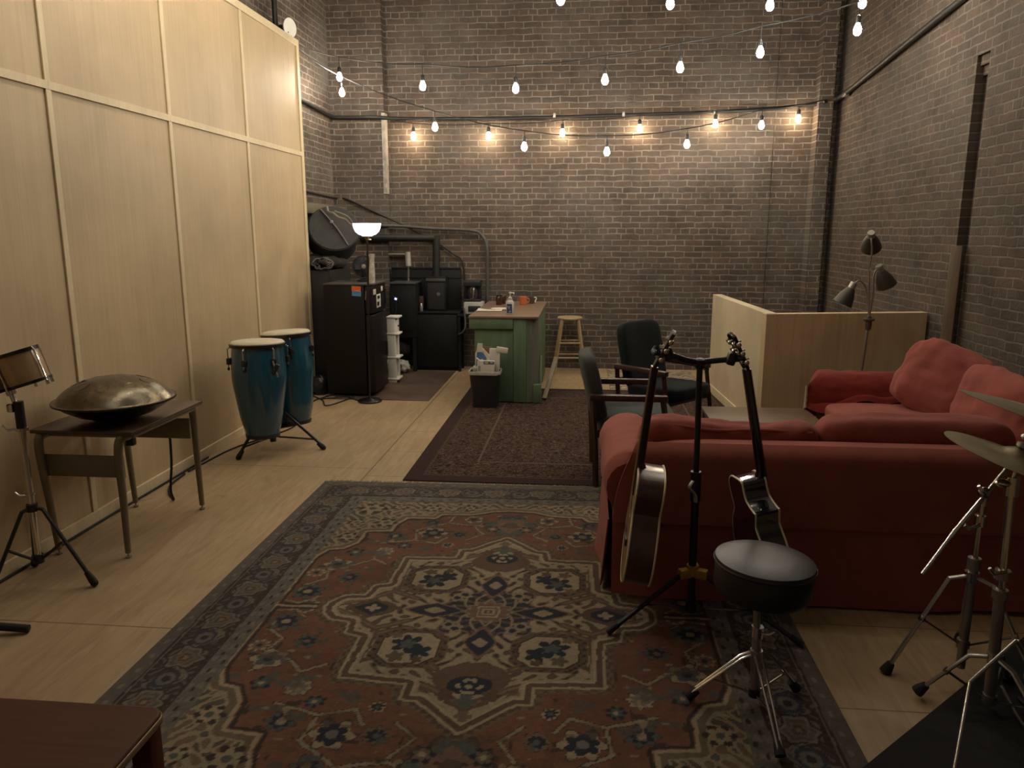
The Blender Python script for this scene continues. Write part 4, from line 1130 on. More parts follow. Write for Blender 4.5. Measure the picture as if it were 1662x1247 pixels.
MB().bx(*C(CX0 + .05, CX1 - .03, CYF + .04, CYK - .04, .012, CZT - .03)).build('body', GREEN, t)
MB().bx(*C(CX0 - .012, CX1 + .008, CYF - .012, CYK, CZT - .022, CZT)).build('countertop', wood('worn_brown_top', (.185, .115, .072), (.255, .168, .105), .45, (3, 20, 20), 1.6, .15), t)
MB().bx(*C(CX0 - .005, CX0 + .425, CYF - .004, CYF + .03, CZT - .125, CZT - .024)).build('front_apron', GREEN, t)
MB().bx(*C(CX0 + .428, CX1 - .11, CYF + .006, CYF + .04, .018, CZT - .024)).build('front_stile', GREEN, t)
MB().bx(*C(CX0 + .045, CX0 + .425, CYF + .022, CYF + .04, .02, CZT - .13)).build('front_panel', GREEN, t)
MB().prism([(CX1 - .108 - ox, CYF + .008 - oy), (CX1 - .03 - ox, CYF + .03 - oy), (CX1 + .0 - ox, CYF + .10 - oy), (CX1 - .06 - ox, CYF + .10 - oy)], .018, CZT - .024).build('corner_post', GREYW, t)
MB().bx(*C(CX1 - .03, CX1 - .004, CYF + .105, CYF + .46, .018, CZT - .03)).build('side_plank', GREYW, t)
MB().bx(*C(CX1 - .03, CX1 - .008, CYF + .465, CYF + 1.0, .018, CZT - .03)).build('side_plank', GREEN, t)
MB().bx(*C(CX1 - .03, CX1 - .006, CYF + 1.005, CYK - .04, .018, CZT - .03)).build('side_plank', GREEN, t)
MB().bx(*C(CX1 - .04, CX1 + .035, CYF - .0, CYF + .05, .014, .20)).build('corner_foot', GREEN, t)
for x0, y0, x1, y1, r_, nm in ((886, 625, 893, 582, .016, 'pale wooden lath leaning on the counter side, upper end free'),):
    p = Vector((CX1 + .06, 7.52, .022)); q = Vector((CX1 + .155, 8.05, .36))
    tag(MB().box(tuple((p + q) / 2), (.045, .018, (q - p).length), (q - p).to_track_quat('Z', 'Y').to_matrix().to_4x4(), .003).build('loose_lath', wood('raw_lath', (.20, .165, .11), (.29, .24, .165), .7, (9, 9, 1))), nm, 'board')
p = Vector((CX1 + .022, 7.46, .022)); q = Vector((CX1 + .012, 7.75, .42))
tag(MB().box(tuple((p + q) / 2), (.018, .05, (q - p).length), (q - p).to_track_quat('Z', 'Y').to_matrix().to_4x4(), .003).build('loose_lath', GREEN), 'green painted lath propped flat against the counter side', 'board')

bt = at(828, 503, 7.50); bt.z = CZT
t = thing('hand_sanitizer', 'clear pump bottle with a blue label at the counter front', 'bottle', bt)
def clear_mat(name, c, rough=.1, alpha=.5):
    m, nt, b = _new(name)
    b.inputs['Base Color'].default_value = (*c, 1); b.inputs['Roughness'].default_value = rough
    b.inputs['Transmission Weight'].default_value = alpha; b.inputs['IOR'].default_value = 1.35
    return m
MB().lathe([(.036, 0), (.040, .006), (.040, .115), (.034, .132), (.018, .142), (.016, .150)], 28).build('bottle_body', clear_mat('clear_gel', (.75, .76, .74), .15, .45), t)
lb = []
for z in (.018, .108):
    lb.append([(0.0408 * math.sin(a_), -.0408 * math.cos(a_), z) for a_ in [math.radians(-48 + 80 * i / 14) for i in range(15)]])
b = MB(); r_ = [[b.bm.verts.new(p) for p in row] for row in lb]
for i in range(14): b.bm.faces.new((r_[0][i], r_[0][i + 1], r_[1][i + 1], r_[1][i]))
lab = b.build('label', plain('navy_label', (.045, .055, .19), .4), t)
b = MB()
for k_ in range(3): b.box((-.012 + .003 * k_, -.0412, .084 - .010 * k_), (.030 - .006 * k_, .001, .004))
b.tube([(-.008, -.041, .032), (.004, -.0412, .045), (.010, -.0405, .034), (.0, -.041, .026), (-.008, -.041, .036)], .0022, 5)
b.build('label_print', PAPER, lab)
MB().lathe([(.019, .148), (.019, .168), (.010, .174), (.006, .178), (.006, .205), (.012, .206), (.012, .222), (.004, .224)], 18).tube([(0, 0, .214), (.034, -.008, .213), (.040, -.01, .206)], .006, 8).build('pump', plain('cream_pump', (.62, .58, .48), .4), t)
mug = at(849, 489, 8.55); mug.z = CZT
t = thing('mug', 'orange mug at the far end of the green counter', 'mug', mug)
MB().lathe([(.036, 0), (.041, .004), (.043, .088), (.040, .090), (.038, .086), (.035, .01), (.001, .01)], 28).build('cup', plain('orange_glaze', (.52, .14, .045), .3, var=.06), t)
MB().tube(spline([(.040, 0, .072), (.064, 0, .068), (.068, 0, .042), (.058, 0, .022), (.039, 0, .020)], 5), .006, 8).build('handle', MATS['orange_glaze'], t)
mug = at(862, 489, 8.72); mug.z = CZT
t = thing('mug', 'dark mug with a white curl handle right of the orange one', 'mug', mug)
MB().lathe([(.034, 0), (.038, .004), (.038, .072), (.035, .074), (.033, .01), (.001, .01)], 24).build('cup', plain('dark_glass_mug', (.05, .042, .032), .12, coat=.6), t)
MB().tube(spline([(.036, -.012, .066), (.056, -.02, .070), (.060, -.02, .048), (.048, -.016, .030), (.052, -.02, .012)], 5), .006, 8).build('handle', WHITE, t)
for x, lab_ in ((810, 'dark brown jar, left of the two behind the pump bottle'), (817, 'dark brown jar with a pale lid beside the first jar')):
    p = at(x, 488, 8.5 if x == 810 else 8.62); p.z = CZT
    t = thing('jar', lab_, 'jar', p)
    MB().lathe([(.030, 0), (.034, .005), (.034, .085), (.028, .095)], 22).build('jar_body', plain('brown_jar', (.045, .018, .010), .2, coat=.5), t)
    MB().lathe([(.030, .094), (.031, .108), (.001, .110)], 22).build('lid', BLACKM if x == 810 else plain('jar_lid', (.2, .19, .16), .4, .5), t)
p = at(827, 487, 8.3); p.z = CZT
t = thing('glass_jar', 'squat glass jar standing just behind the pump bottle', 'jar', p)
MB().lathe([(.042, 0), (.046, .01), (.044, .06), (.034, .072), (.036, .085), (.033, .085), (.030, .072), (.040, .058), (.042, .012), (.001, .008)], 26).build('jar_body', clear_mat('jar_glass', (.8, .78, .7), .05, .7), t)
MB().lathe([(.001, .012), (.036, .012), (.036, .05), (.001, .055)], 20).build('contents', plain('amber_contents', (.22, .15, .07), .6), t)
p = at(812, 500, 7.92); p.z = CZT
t = tag(MB().soft((0, 0, .012), (.20, .10, .022), rot('Z', 8), 4, 8, .003, 12, 2).build('paper_plate_stack', PAPER), 'folded white paper pad left of the pump bottle', 'paper'); t.location = p
p = at(795, 502, 7.85); p.z = CZT
t = thing('paper_sheet', 'loose white paper sheet curling at the counter left edge', 'paper', p)
MB().grid(lambda u, v: (-.13 + .26 * u, -.08 + .16 * v, .006 + .012 * (2 * u - 1) ** 2 * v), 10, 6, .001).build('sheet', PAPER, t)

# bin by the counter
t = thing('waste_bin', 'black plastic waste bin with a white liner against the counter', 'bin', (-.935, 7.20, .0098))
def rrect(hx, hy, r, n=5):
    out = []
    for sx, sy, a0 in ((1, 1, 0), (-1, 1, 90), (-1, -1, 180), (1, -1, 270)):
        for i in range(n + 1):
            a_ = math.radians(a0 + 90 * i / n)
            out.append((sx * (hx - r) + r * math.cos(a_), sy * (hy - r) + r * math.sin(a_)))
    return out
def loft(mb, specs, r=.03, caps=True):
    rings = [[mb.bm.verts.new((x, y, z)) for x, y in rrect(hx, hy, r)] for hx, hy, z in specs]
    mb._quad_strip(rings, True, caps, caps); return mb
loft(MB(), [(.118, .085, 0), (.145, .105, .345), (.141, .101, .345), (.114, .081, .01)]).build('bin_body', BLACKPL, t)
b = MB(); loft(b, [(.138, .099, .315), (.143, .104, .352), (.151, .111, .358), (.154, .114, .350), (.153, .113, .335), (.151, .1115, .322)], .03, False)
for v in b.bm.verts:
    if v.co.z < .33: v.co.z += .022 * noise.noise(v.co * 17) - .008
    v.co += Vector((v.co.x, v.co.y, 0)) * .045 * (noise.noise(v.co * 25) + .2)
b.build('liner', plain('white_bin_liner', (.50, .47, .43), .4), t)
bc = Vector((-.935, 7.20, 0))
CARD = plain('white_carton', (.62, .58, .50), .6, var=.06); BROWN = plain('brown_carton', (.20, .125, .07), .8); BLUEP = plain('blue_carton_print', (.07, .16, .30), .5)
t = thing('empty_carton', 'wide white carton with a blue print panel, lowest in the bin', 'box', bc + Vector((.01, -.05, .385)))
RM = rot('Y', 2) @ rot('Z', 5)
MB().box((0, 0, 0), (.165, .05, .16), RM, .002).build('carton_body', CARD, t)
pr = MB().box(tuple(RM @ Vector((.028, -.0255, .062))), (.10, .002, .028), RM).build('print_band', plain('slate_print', (.075, .095, .14), .5), t)
MB().box(tuple(RM @ Vector((.005, -.027, .062))), (.036, .001, .012), RM).box(tuple(RM @ Vector((.055, -.027, .066))), (.026, .001, .010), RM).build('print_patch', CARD, pr)
MB().box(tuple(RM @ Vector((-.06, -.0262, -.02))), (.022, .001, .10), RM).build('side_print', plain('grey_print', (.35, .33, .29), .6), t)
MB().box(tuple(RM @ Vector((-.072, 0, .088))), (.05, .05, .003), rot('Y', 38)).build('flap', CARD, t)
t = thing('empty_carton', 'blue and white pointed carton standing in the bin, behind the wide one', 'box', bc + Vector((-.012, .0, .505)))
RM = rot('Y', -3)
MB().prism([(-.085, -.12), (.055, -.12), (.055, .0), (-.015, .075), (-.015, .115), (-.062, .115), (-.07, .05), (-.085, .02)], -.014, .014, basis((1, 0, 0), (0, 0, 1), (0, -1, 0))).build('carton_body', CARD, t)
bp = MB().prism([(-.078, -.11), (.025, -.11), (.025, -.02), (-.012, .035), (-.066, .035)], .0145, .016, basis((1, 0, 0), (0, 0, 1), (0, -1, 0))).build('blue_print', BLUEP, t)
MB().box((-.03, -.0175, -.04), (.045, .001, .014), rot('Y', -14)).box((-.045, -.0175, -.075), (.03, .001, .03)).box((.0, -.0175, -.08), (.016, .001, .035)).build('white_figures', CARD, bp)
t = thing('empty_carton', 'tall white carton with an open flap to the right, in the bin', 'box', bc + Vector((.085, .03, .45)))
MB().box((0, 0, 0), (.105, .045, .24), rot('Y', 3), .002).build('carton_body', CARD, t)
MB().box((.075, -.005, .108), (.11, .05, .048), rot('Y', 8), .002).build('flap', CARD, t)
MB().box((-.075, .01, .09), (.08, .006, .10), rot('Y', 3), .001).build('brown_flap', BROWN, t)
tag(MB().soft(tuple(bc + Vector((-.085, -.0, .37))), (.09, .13, .07), None, 2.6, 8, .012, 18, 4).build('crumpled_wrapper', plain('clear_wrapper', (.40, .40, .37), .25)), 'crumpled clear wrapper at the left edge of the bin', 'wrapper')

# bar stool
PALE = wood('pale_beech', (.38, .275, .15), (.47, .35, .20), .45, (12, 12, 1.5), 2, .1)
sc = Vector((-.165, 9.185, 0)); SH = .672
t = thing('bar_stool', 'pale wooden round-seat stool by the back brick wall', 'stool', sc, math.radians(4))
MB().lathe([(.001, SH - .036), (.125, SH - .036), (.148, SH - .028), (.152, SH - .014), (.145, SH - .002), (.10, SH), (.001, SH - .004)], 40).build('seat', PALE, t)
fe = [Vector((sx * .185, sy * .165, 0)) for sx, sy in ((-1, -1), (1, -1), (1, 1), (-1, 1))]
tp = [Vector((sx * .095, sy * .095, SH - .034)) for sx, sy in ((-1, -1), (1, -1), (1, 1), (-1, 1))]
for f_, p_ in zip(fe, tp): MB().tube([f_, p_], [.018, .0195], 4).build('leg', PALE, t)
for i in range(4):
    for z in ((.20, .385) if i % 2 == 0 else (.235, .42)):
        a_, c_ = fe[i].lerp(tp[i], z / SH), fe[(i + 1) % 4].lerp(tp[(i + 1) % 4], z / SH)
        MB().cyl(a_, c_, .0105, None, 10).build('rung', PALE, t)

# ------------------------------------------------------------------ office chairs
MAHOG = wood('dark_mahogany', (.030, .013, .009), (.052, .023, .014), .42, (12, 12, 2), 2, .12)
def chair(label, loc, rz, fab, wooden, bh):
    """faces +X"""
    t = thing('office_armchair', label, 'chair', loc, rz)
    MB().soft((.03, 0, .425), (.52, .50, .115), rot('Y', -2), 6, 10, .004, 6, 3).build('seat', fab, t)
    def bend(w): return w + Vector((-.30 * (w.y) ** 2 * 0, 0, 0)) + Vector((.38 * w.y ** 2, 0, 0))
    MB().soft((-.265, 0, (bh + .40) / 2 + .02), (.105, .50, bh - .38), rot('Y', -13), 5.5, 10, .003, 6, 4, 0, bend).build('backrest', fab, t)
    for s in (-1, 1):
        y = s * .285
        MB().tube([(-.235, y, .0), (-.245, y, .30), (-.27, y, .605)], .024, 4, flat=(.8, 1.2)).build('leg', wooden, t)
        MB().tube([(.26, y, .0), (.235, y, .30), (.185, y, .605)], .024, 4, flat=(.8, 1.2)).build('leg', wooden, t)
        MB().box((-.035, y, .606), (.50, .052, .040), rot('Y', 0.5), .007).build('armrest', wooden, t)
        MB().bx(-.25, .24, y - .011, y + .011, .34, .39, .003).build('side_rail', wooden, t)
    MB().bx(-.22, .22, -.285, .285, .345, .372, .003).build('seat_rail', wooden, t)
    MB().bx(-.265, -.235, -.28, .28, .48, .52, .003).build('back_rail', wooden, t)
    return t
GREY = cloth('grey_blue_upholstery', (.062, .069, .067), .92, 380)
DKG = cloth('dark_teal_upholstery', (.010, .0145, .016), .92, 380)
chair('grey upholstered wooden armchair turned sideways, beside the sofa arm', (.325, 5.18, .0096), math.radians(2), GREY, MAHOG, .845)
chair('dark blue upholstered wooden armchair facing the sofa, by the low wall', (.665, 6.12, .0096), math.radians(-42), DKG, MAHOG, .925)

# coffee table
OAK = wood('dull_oak_veneer', (.12, .075, .04), (.17, .11, .06), .42, (3, 22, 22), 1.6, .2)
t = thing('coffee_table', 'low dark-sided wooden coffee table between the chairs and sofa', 'coffee table', (1.24, 5.27, .0096))
MB().bx(-.37, .37, -.30, .30, .385, .41, .004).build('tabletop', OAK, t)
for s in (-1, 1):
    MB().bx(-.345, .345, s * .275 - .01, s * .275 + .01, .20, .384, .003).build('apron', MAHOG, t)
    MB().bx(s * .345 - .01, s * .345 + .01, -.275, .275, .20, .384, .003).build('apron', MAHOG, t)
    for q_ in (-1, 1): MB().bx(s * .34 - .022, s * .34 + .022, q_ * .27 - .022, q_ * .27 + .022, 0, .384, .003).build('leg', MAHOG, t)

# ------------------------------------------------------------------ red sofas
def arm_profile(w, h, r):
    """outline of a rolled arm across its width: list of (a, z)"""
    pts = [(-w * .36, .03), (-w * .35, .20), (-w * .33, .38), (-w * .40, .44)]
    for i in range(13):
        a_ = math.radians(205 - 230 * i / 12)
        pts.append((r * 1.12 * math.cos(a_), h - r + r * math.sin(a_)))
    pts += [(w * .34, .42), (w * .34, .20), (w * .34, .03)]
    return pts
def arm_block(mb, org, along, across, L, w, h, r, amp=.006, seed=0):
    prof = arm_profile(w, h, r)
    n = 18
    rings = []
    for i in range(n + 1):
        f = i / n
        e = min(f, 1 - f) * L
        k = 1 - .10 * max(0, 1 - e / .05) ** 2
        ring = []
        for a_, z in prof:
            p = Vector(org) + Vector(along) * (L * f) + Vector(across) * (a_ * k) + Vector((0, 0, .03 + (z - .03) * (1 - (1 - k) * .6)))
            q = noise.noise(p * 6 + Vector((seed, 0, 0))) * amp * 1.4 + amp * noise.noise(p * 15)
            p += Vector(across) * q + Vector((0, 0, q * (1 if z > .4 else 0)))
            ring.append(mb.bm.verts.new(p))
        rings.append(ring)
    mb._quad_strip(rings, True, True, True)
sx0 = .13
t = thing('sofa', 'red slipcovered sofa with its back towards the guitar stand', 'sofa', (1.4, 3.85, 0))
ox, oy = 1.4, 3.85
b = MB()
def backf(u, v):
    x = .15 + .105 * v * v * (1 - u) ** 12 + u * 2.58
    z = .36 + v * .352
    y = 3.372 + .055 * v + .004 * noise.noise(Vector((x * 3, z * 5, 0)))
    k = max(0, v - .86) / .14
    y += .045 * k * k
    return (x - ox, y - oy, z - .006 * k)
b.grid(backf, 60, 16, -.018)
b.build('back_cover', RED, t)
MB().soft((.26 + 1.24 - ox, 3.525 - oy, .405), (2.47, .23, .60), None, 9, 14, .003, 5, 2).build('back_frame', RED, t)
b = MB()
def skirt(x0, x1, seed):
    def f(u, v):
        x = x0 + (x1 - x0) * u
        z = .375 - v * (.355 - .010 * math.sin(u * 5 + seed))
        fold = .010 * math.sin(x * 9 + seed) * v + .012 * v * noise.noise(Vector((x * 4, seed, z * 2)))
        return (x - ox, 3.366 - .052 * v ** 1.4 + fold - oy, z)
    return f
MB().grid(skirt(.15, 1.045, 1), 40, 12, .006).build('skirt', RED, t)
MB().grid(skirt(1.035, 2.70, 4), 60, 12, .007).build('skirt', RED, t)
MB().grid(lambda u, v: (.135 + (.018 * math.sin(u * 9) - .03) * v - ox, 3.40 + .88 * u - oy, .36 - .335 * v), 24, 10, -.006).build('skirt', RED, t)
b = MB(); arm_block(b, (.255 - ox, 3.43 - oy, 0), (0, 1, 0), (1, 0, 0), .86, .29, .672, .138, .008); b.build('arm', RED, t)
MB().bx(.2 - ox, 2.74 - ox, 3.45 - oy, 4.26 - oy, .06, .30, .02).build('base', RED, t)
for i, x in enumerate((.40 + .405, 1.64)):
    MB().soft((x - ox, 3.98 - oy, .385), (.83, .60, .17), None, 6, 12, .006, 5, 9 + i).build('seat_cushion', REDPILL, t)
def sag1(w): return w + Vector((0, 0, -.020 * math.sin(w.x * 7 + 1) * (1 if w.z > 0 else .2)))
MB().soft((.715 - ox, 3.735 - oy, .60), (.86, .19, .345), rot('X', 6), 5, 16, .012, 7, 21, .25, sag1).build('back_cushion', REDPILL, t)
MB().soft((1.60 - ox, 3.765 - oy, .615), (.92, .22, .385), rot('X', 8), 5, 16, .010, 6, 23, .22).build('back_cushion', REDPILL, t)
MB().tube(spline([(.30 - ox, 3.665 - oy, .725), (.45 - ox, 3.655 - oy, .752), (.65 - ox, 3.65 - oy, .735), (.85 - ox, 3.65 - oy, .742), (1.10 - ox, 3.66 - oy, .730)], 8), .007, 6).build('piping', REDPILL, t)
# the second sofa along the right wall
t = thing('sofa', 'red slipcovered sofa along the right brick wall, draped with the throw', 'sofa', (2.3, 4.95, 0))
ox, oy = 2.3, 4.95
MB().bx(1.86 - ox, 2.74 - ox, 4.29 - oy, 5.62 - oy, .06, .30, .02).build('base', RED, t)
MB().soft((2.665 - ox, 4.98 - oy, .40), (.22, 1.38, .62), None, 9, 12, .004, 5, 3).build('back_frame', RED, t)
b = MB(); arm_block(b, (1.755 - ox, 5.69 - oy, 0), (1, 0, 0), (0, 1, 0), .99, .29, .64, .135, .006, 5); b.build('arm', RED, t)
MB().soft((2.125 - ox, 5.03 - oy, .405), (.87, .98, .19), None, 7, 12, .006, 5, 12).build('seat_cushion', REDPILL, t)
MB().grid(lambda u, v: (1.845 - .025 * v + .012 * v * math.sin(u * 14) - ox, 4.30 + 1.28 * u - oy, .32 - .30 * v), 24, 8, -.006).build('skirt', RED, t)
# loose cushions on it
cu = tag(MB().soft((0, 0, 0), (.62, .20, .50), None, 3.6, 18, .016, 6, 31, .45).build('cushion', REDPILL), 'plump faded red cushion slumped in the sofa corner beside the throw', 'cushion')
cu.location = (2.375, 5.20, .70); cu.rotation_euler = (math.radians(-20), math.radians(16), math.radians(-52))
cu = tag(MB().soft((0, 0, 0), (.66, .20, .44), None, 3.6, 18, .016, 6, 37, .45).build('cushion', REDPILL), 'faded red cushion nearest the cymbals, against the wall-side sofa back', 'cushion')
cu.location = (2.44, 4.66, .655); cu.rotation_euler = (math.radians(-15), math.radians(6), math.radians(-80))
# throw over the far arm
prof = [(5.50, .485), (5.515, .53)]
for i in range(11):
    a_ = math.radians(200 - 220 * i / 10)
    prof.append((5.69 + .172 * math.cos(a_), .505 + .156 * math.sin(a_)))
prof += [(5.86, .40), (5.86, .28)]
pp = spline([(0, y, z) for y, z in prof], 3)
def throw(u, v):
    x = 1.60 + .84 * u
    k = v * (len(pp) - 1); i = min(int(k), len(pp) - 2); p = pp[i].lerp(pp[i + 1], k - i)
    y, z = p.y, p.z
    if v < .25:
        s_ = (.25 - v) / .25
        y -= .10 * s_ * (1 - u * .4) ; z -= .03 * s_ * (u < .3) * (1 - u / .3)
        z += .012 * math.sin(u * 18) * s_
        z -= .13 * s_ * max(0, 1 - u / .36)
    nn = noise.noise(Vector((x * 6, y * 6, z * 6))) * .016 + noise.noise(Vector((x * 14, y * 14, z * 14 + 3))) * .007
    s_ = max(0, 1 - u / .17) ** 1.4
    y += (5.525 + .03 * (v - .4) - y) * s_
    z += (.575 - (.36 if v < .42 else .30) * abs(v - .42) - z) * s_
    return (x + .01 * math.sin(v * 9) * (1 - s_), y - nn * .5, z + .014 + abs(nn))
t = thing('throw_blanket', 'deep red throw with a pale edge draped over the far sofa arm', 'blanket', (0, 0, 0))
MB().grid(throw, 48, 60, .010).build('fabric', REDDARK, t)
ed_ = [Vector(throw(0, j / 50)) + Vector((-.004, 0, -.004)) for j in range(51)]
MB().tube(ed_, .0085, 6).build('edge_trim', cloth('cream_trim', (.40, .33, .24), .9, 300), t)

# ------------------------------------------------------------------ floor lamp with three heads
SHADE = plain('dull_brass_grey_shade', (.065, .06, .05), .5, .45)
lb_ = Vector((2.10, 5.99, 0))
t = thing('floor_lamp', 'unlit floor lamp with three cone heads in front of the low wall', 'floor lamp', lb_)
j = at(1410, 520, 5.99) - lb_
MB().lathe([(.13, 0), (.135, .012), (.12, .025), (.03, .04), (.012, .055)], 32).build('base', plain('lamp_base_enamel', (.05, .045, .04), .4, .4), t)
MB().tube([(0, 0, .05), (j.x, 0, j.z)], .011, 10).build('pole', DULLSTEEL, t)
MB().lathe([(.016, -.075), (.022, -.06), (.024, -.01), (.042, 0), (.042, .012), (.020, .018), (.018, .03)], 24, T((j.x, 0, j.z))).build('joint', plain('bronze_joint', (.12, .105, .08), .4, .6), t)
def head(px_, py_, Y, axis, pts, nm='lamp_head'):
    c_ = at(px_, py_, Y) - lb_
    arm = MB().tube(spline([(j.x, 0, j.z + .02)] + [at(*p) - lb_ for p in pts] + [c_], 6), .0065, 8).build('gooseneck', plain('satin_chrome', (.42, .40, .36), .3, .9), t)
    M = frame_z(axis, c_)
    MB().lathe([(.001, -.026), (.024, -.026), (.027, -.018), (.027, .02), (.022, .022)], 20, M).build('socket_cap', plain('cap_metal', (.33, .32, .28), .4, .6), arm)
    MB().lathe([(.022, .015), (.034, .03), (.058, .085), (.074, .15), (.072, .15), (.054, .085), (.03, .032)], 28, M, False).build('shade', SHADE, arm)
head(1414, 381, 5.97, (.30, .72, -.62), [(1411, 480, 5.99), (1411, 440, 5.98), (1415, 410, 5.96), (1414.5, 392, 5.955)])
head(1428, 436, 5.95, (.48, .25, -.84), [(1417, 480, 5.97), (1418, 450, 5.96), (1422, 438, 5.955)])
head(1384, 464, 6.02, (-.40, .1, -.90), [(1408, 490, 6.02), (1404, 465, 6.03), (1394, 456, 6.025)])

# plank leaning in the wall chase
p, q = Vector((2.735, 6.02, 0)), Vector((2.765, 6.07, 1.57))
b = MB(); M = (q - p).to_track_quat('Z', 'Y').to_matrix().to_4x4()
b.box(tuple((p + q) / 2), (.075, .10, (q - p).length), M, .004)
tag(b.build('leaning_plank', wood('rough_stud', (.13, .095, .06), (.20, .15, .095), .7, (10, 10, 1.2))), 'rough upright timber plank leaning against the right brick wall', 'plank')

# ------------------------------------------------------------------ guitars and their stand
gp = Vector((.487, 3.13, 0))
t = thing('guitar_stand', 'black tripod stand with a yellow hub holding two guitars', 'guitar stand', gp)
RZ = .0125
MB().tube([(0, 0, .06), (-.004, 0, .62)], .0165, 12).build('lower_pole', BLACKM, t)
MB().tube([(-.004, 0, .60), (-.012, 0, 1.155)], .0125, 12).build('upper_pole', BLACKM, t)
MB().cyl((-.004, 0, .565), (-.006, 0, .69), .0225).build('clutch', BLACKPL, t)
MB().tube(spline([(-.02, -.022, .655), (-.035, -.034, .63), (-.012, -.032, .60), (-.006, -.030, .565)], 5), .006, 8, flat=(1.6, .6)).build('lever', plain('pale_lever', (.34, .34, .31), .4, .3), t)
YEL = plain('yellow_hub_plastic', (.42, .24, .012), .45)
b = MB(); b.cyl((0, 0, .225), (0, 0, .27), .026)
ft = [fl(988, 1026, .025) - gp, fl(1301, 1046, .025) - gp, Vector((.03, .135, .022))]
for f_ in ft:
    d = Vector((f_.x, f_.y, 0)).normalized()
    b.box(tuple(d * .038 + Vector((0, 0, .238))), (.055, .036, .04), basis(d, Vector((-d.y, d.x, 0)), (0, 0, 1)), .006)
b.build('hub', YEL, t, label='yellow plastic leg hub')
MB().cyl((0, 0, .055), (0, 0, .095), .024).build('brace_collar', BLACKPL, t)
for f_ in ft:
    d = Vector((f_.x, f_.y, 0)).normalized()
    tp_ = d * .055 + Vector((0, 0, .232))
    lg = MB().tube([tp_, f_], .0105, 8).build('leg', BLACKM, t)
    dd = (f_ - tp_).normalized()
    MB().tube([f_ - dd * .05, f_ + dd * .006], [.013, .015], 10).build('rubber_foot', RUBBER, lg)
    MB().tube([d * .02 + Vector((0, 0, .075)), tp_.lerp(f_, .52)], .006, 6, flat=(1.4, .5)).build('brace', BLACKM, t)
MB().lathe([(.018, 1.13), (.022, 1.14), (.022, 1.165), (.012, 1.172)], 16, T((-.012, 0, 0))).build('yoke_hub', BLACKPL, t)
yk = {-1: (Vector((-.197, -.03, 1.195))), 1: (Vector((.15, -.04, 1.178)))}
for s in (-1, 1):
    e_ = yk[s]
    a_ = MB().tube(spline([(-.012, 0, 1.155), (e_.x * .35, -.008, 1.165), (e_.x * .72, -.016, e_.z - .006), (e_.x, e_.y, e_.z)], 5), .0125, 10).build('yoke_arm', BLACKM, t)
    MB().box((e_.x * .72, -.02, e_.z - .004), (.035, .045, .05), rot('Y', 15 * s), .008).build('grip', BLACKPL, a_)
    MB().tube(spline([(e_.x - .012 * s, -.065, e_.z + .012), (e_.x, -.045, e_.z), (e_.x + .004 * s, -.005, e_.z), (e_.x, .035, e_.z), (e_.x - .012 * s, .055, e_.z + .012)], 5), .010, 8).build('neck_cradle', RUBBER, a_)
def g_outline(L, wl, wu, ww, cut=0):
    half = [(0, .0), (.05, .006), (.11, .022), (.16, .06), (wl * .97, .115), (wl, .16), (wl * .96, .215), (wl * .84, .27), (ww * 1.02, .325), (ww * 1.0, .345), (wu * .98, .40), (wu, .43), (wu * .93, .462), (wu * .70, .487), (wu * .3, .498), (.026, L)]
    half = [(x, y * L / .5) for x, y in half]
    right = half if not cut else half[:11] + [(wu * .86, .405 * L / .5), (wu * .56, .415 * L / .5), (wu * .33, .43 * L / .5), (.034, .462 * L / .5), (.026, L)]
    P_ = [Vector((x, y, 0)) for x, y in half] + [Vector((-x, y, 0)) for x, y in reversed(right[1:])]
    s_ = spline(P_, 4, True)
    return [(p_.x, p_.y) for p_ in s_]
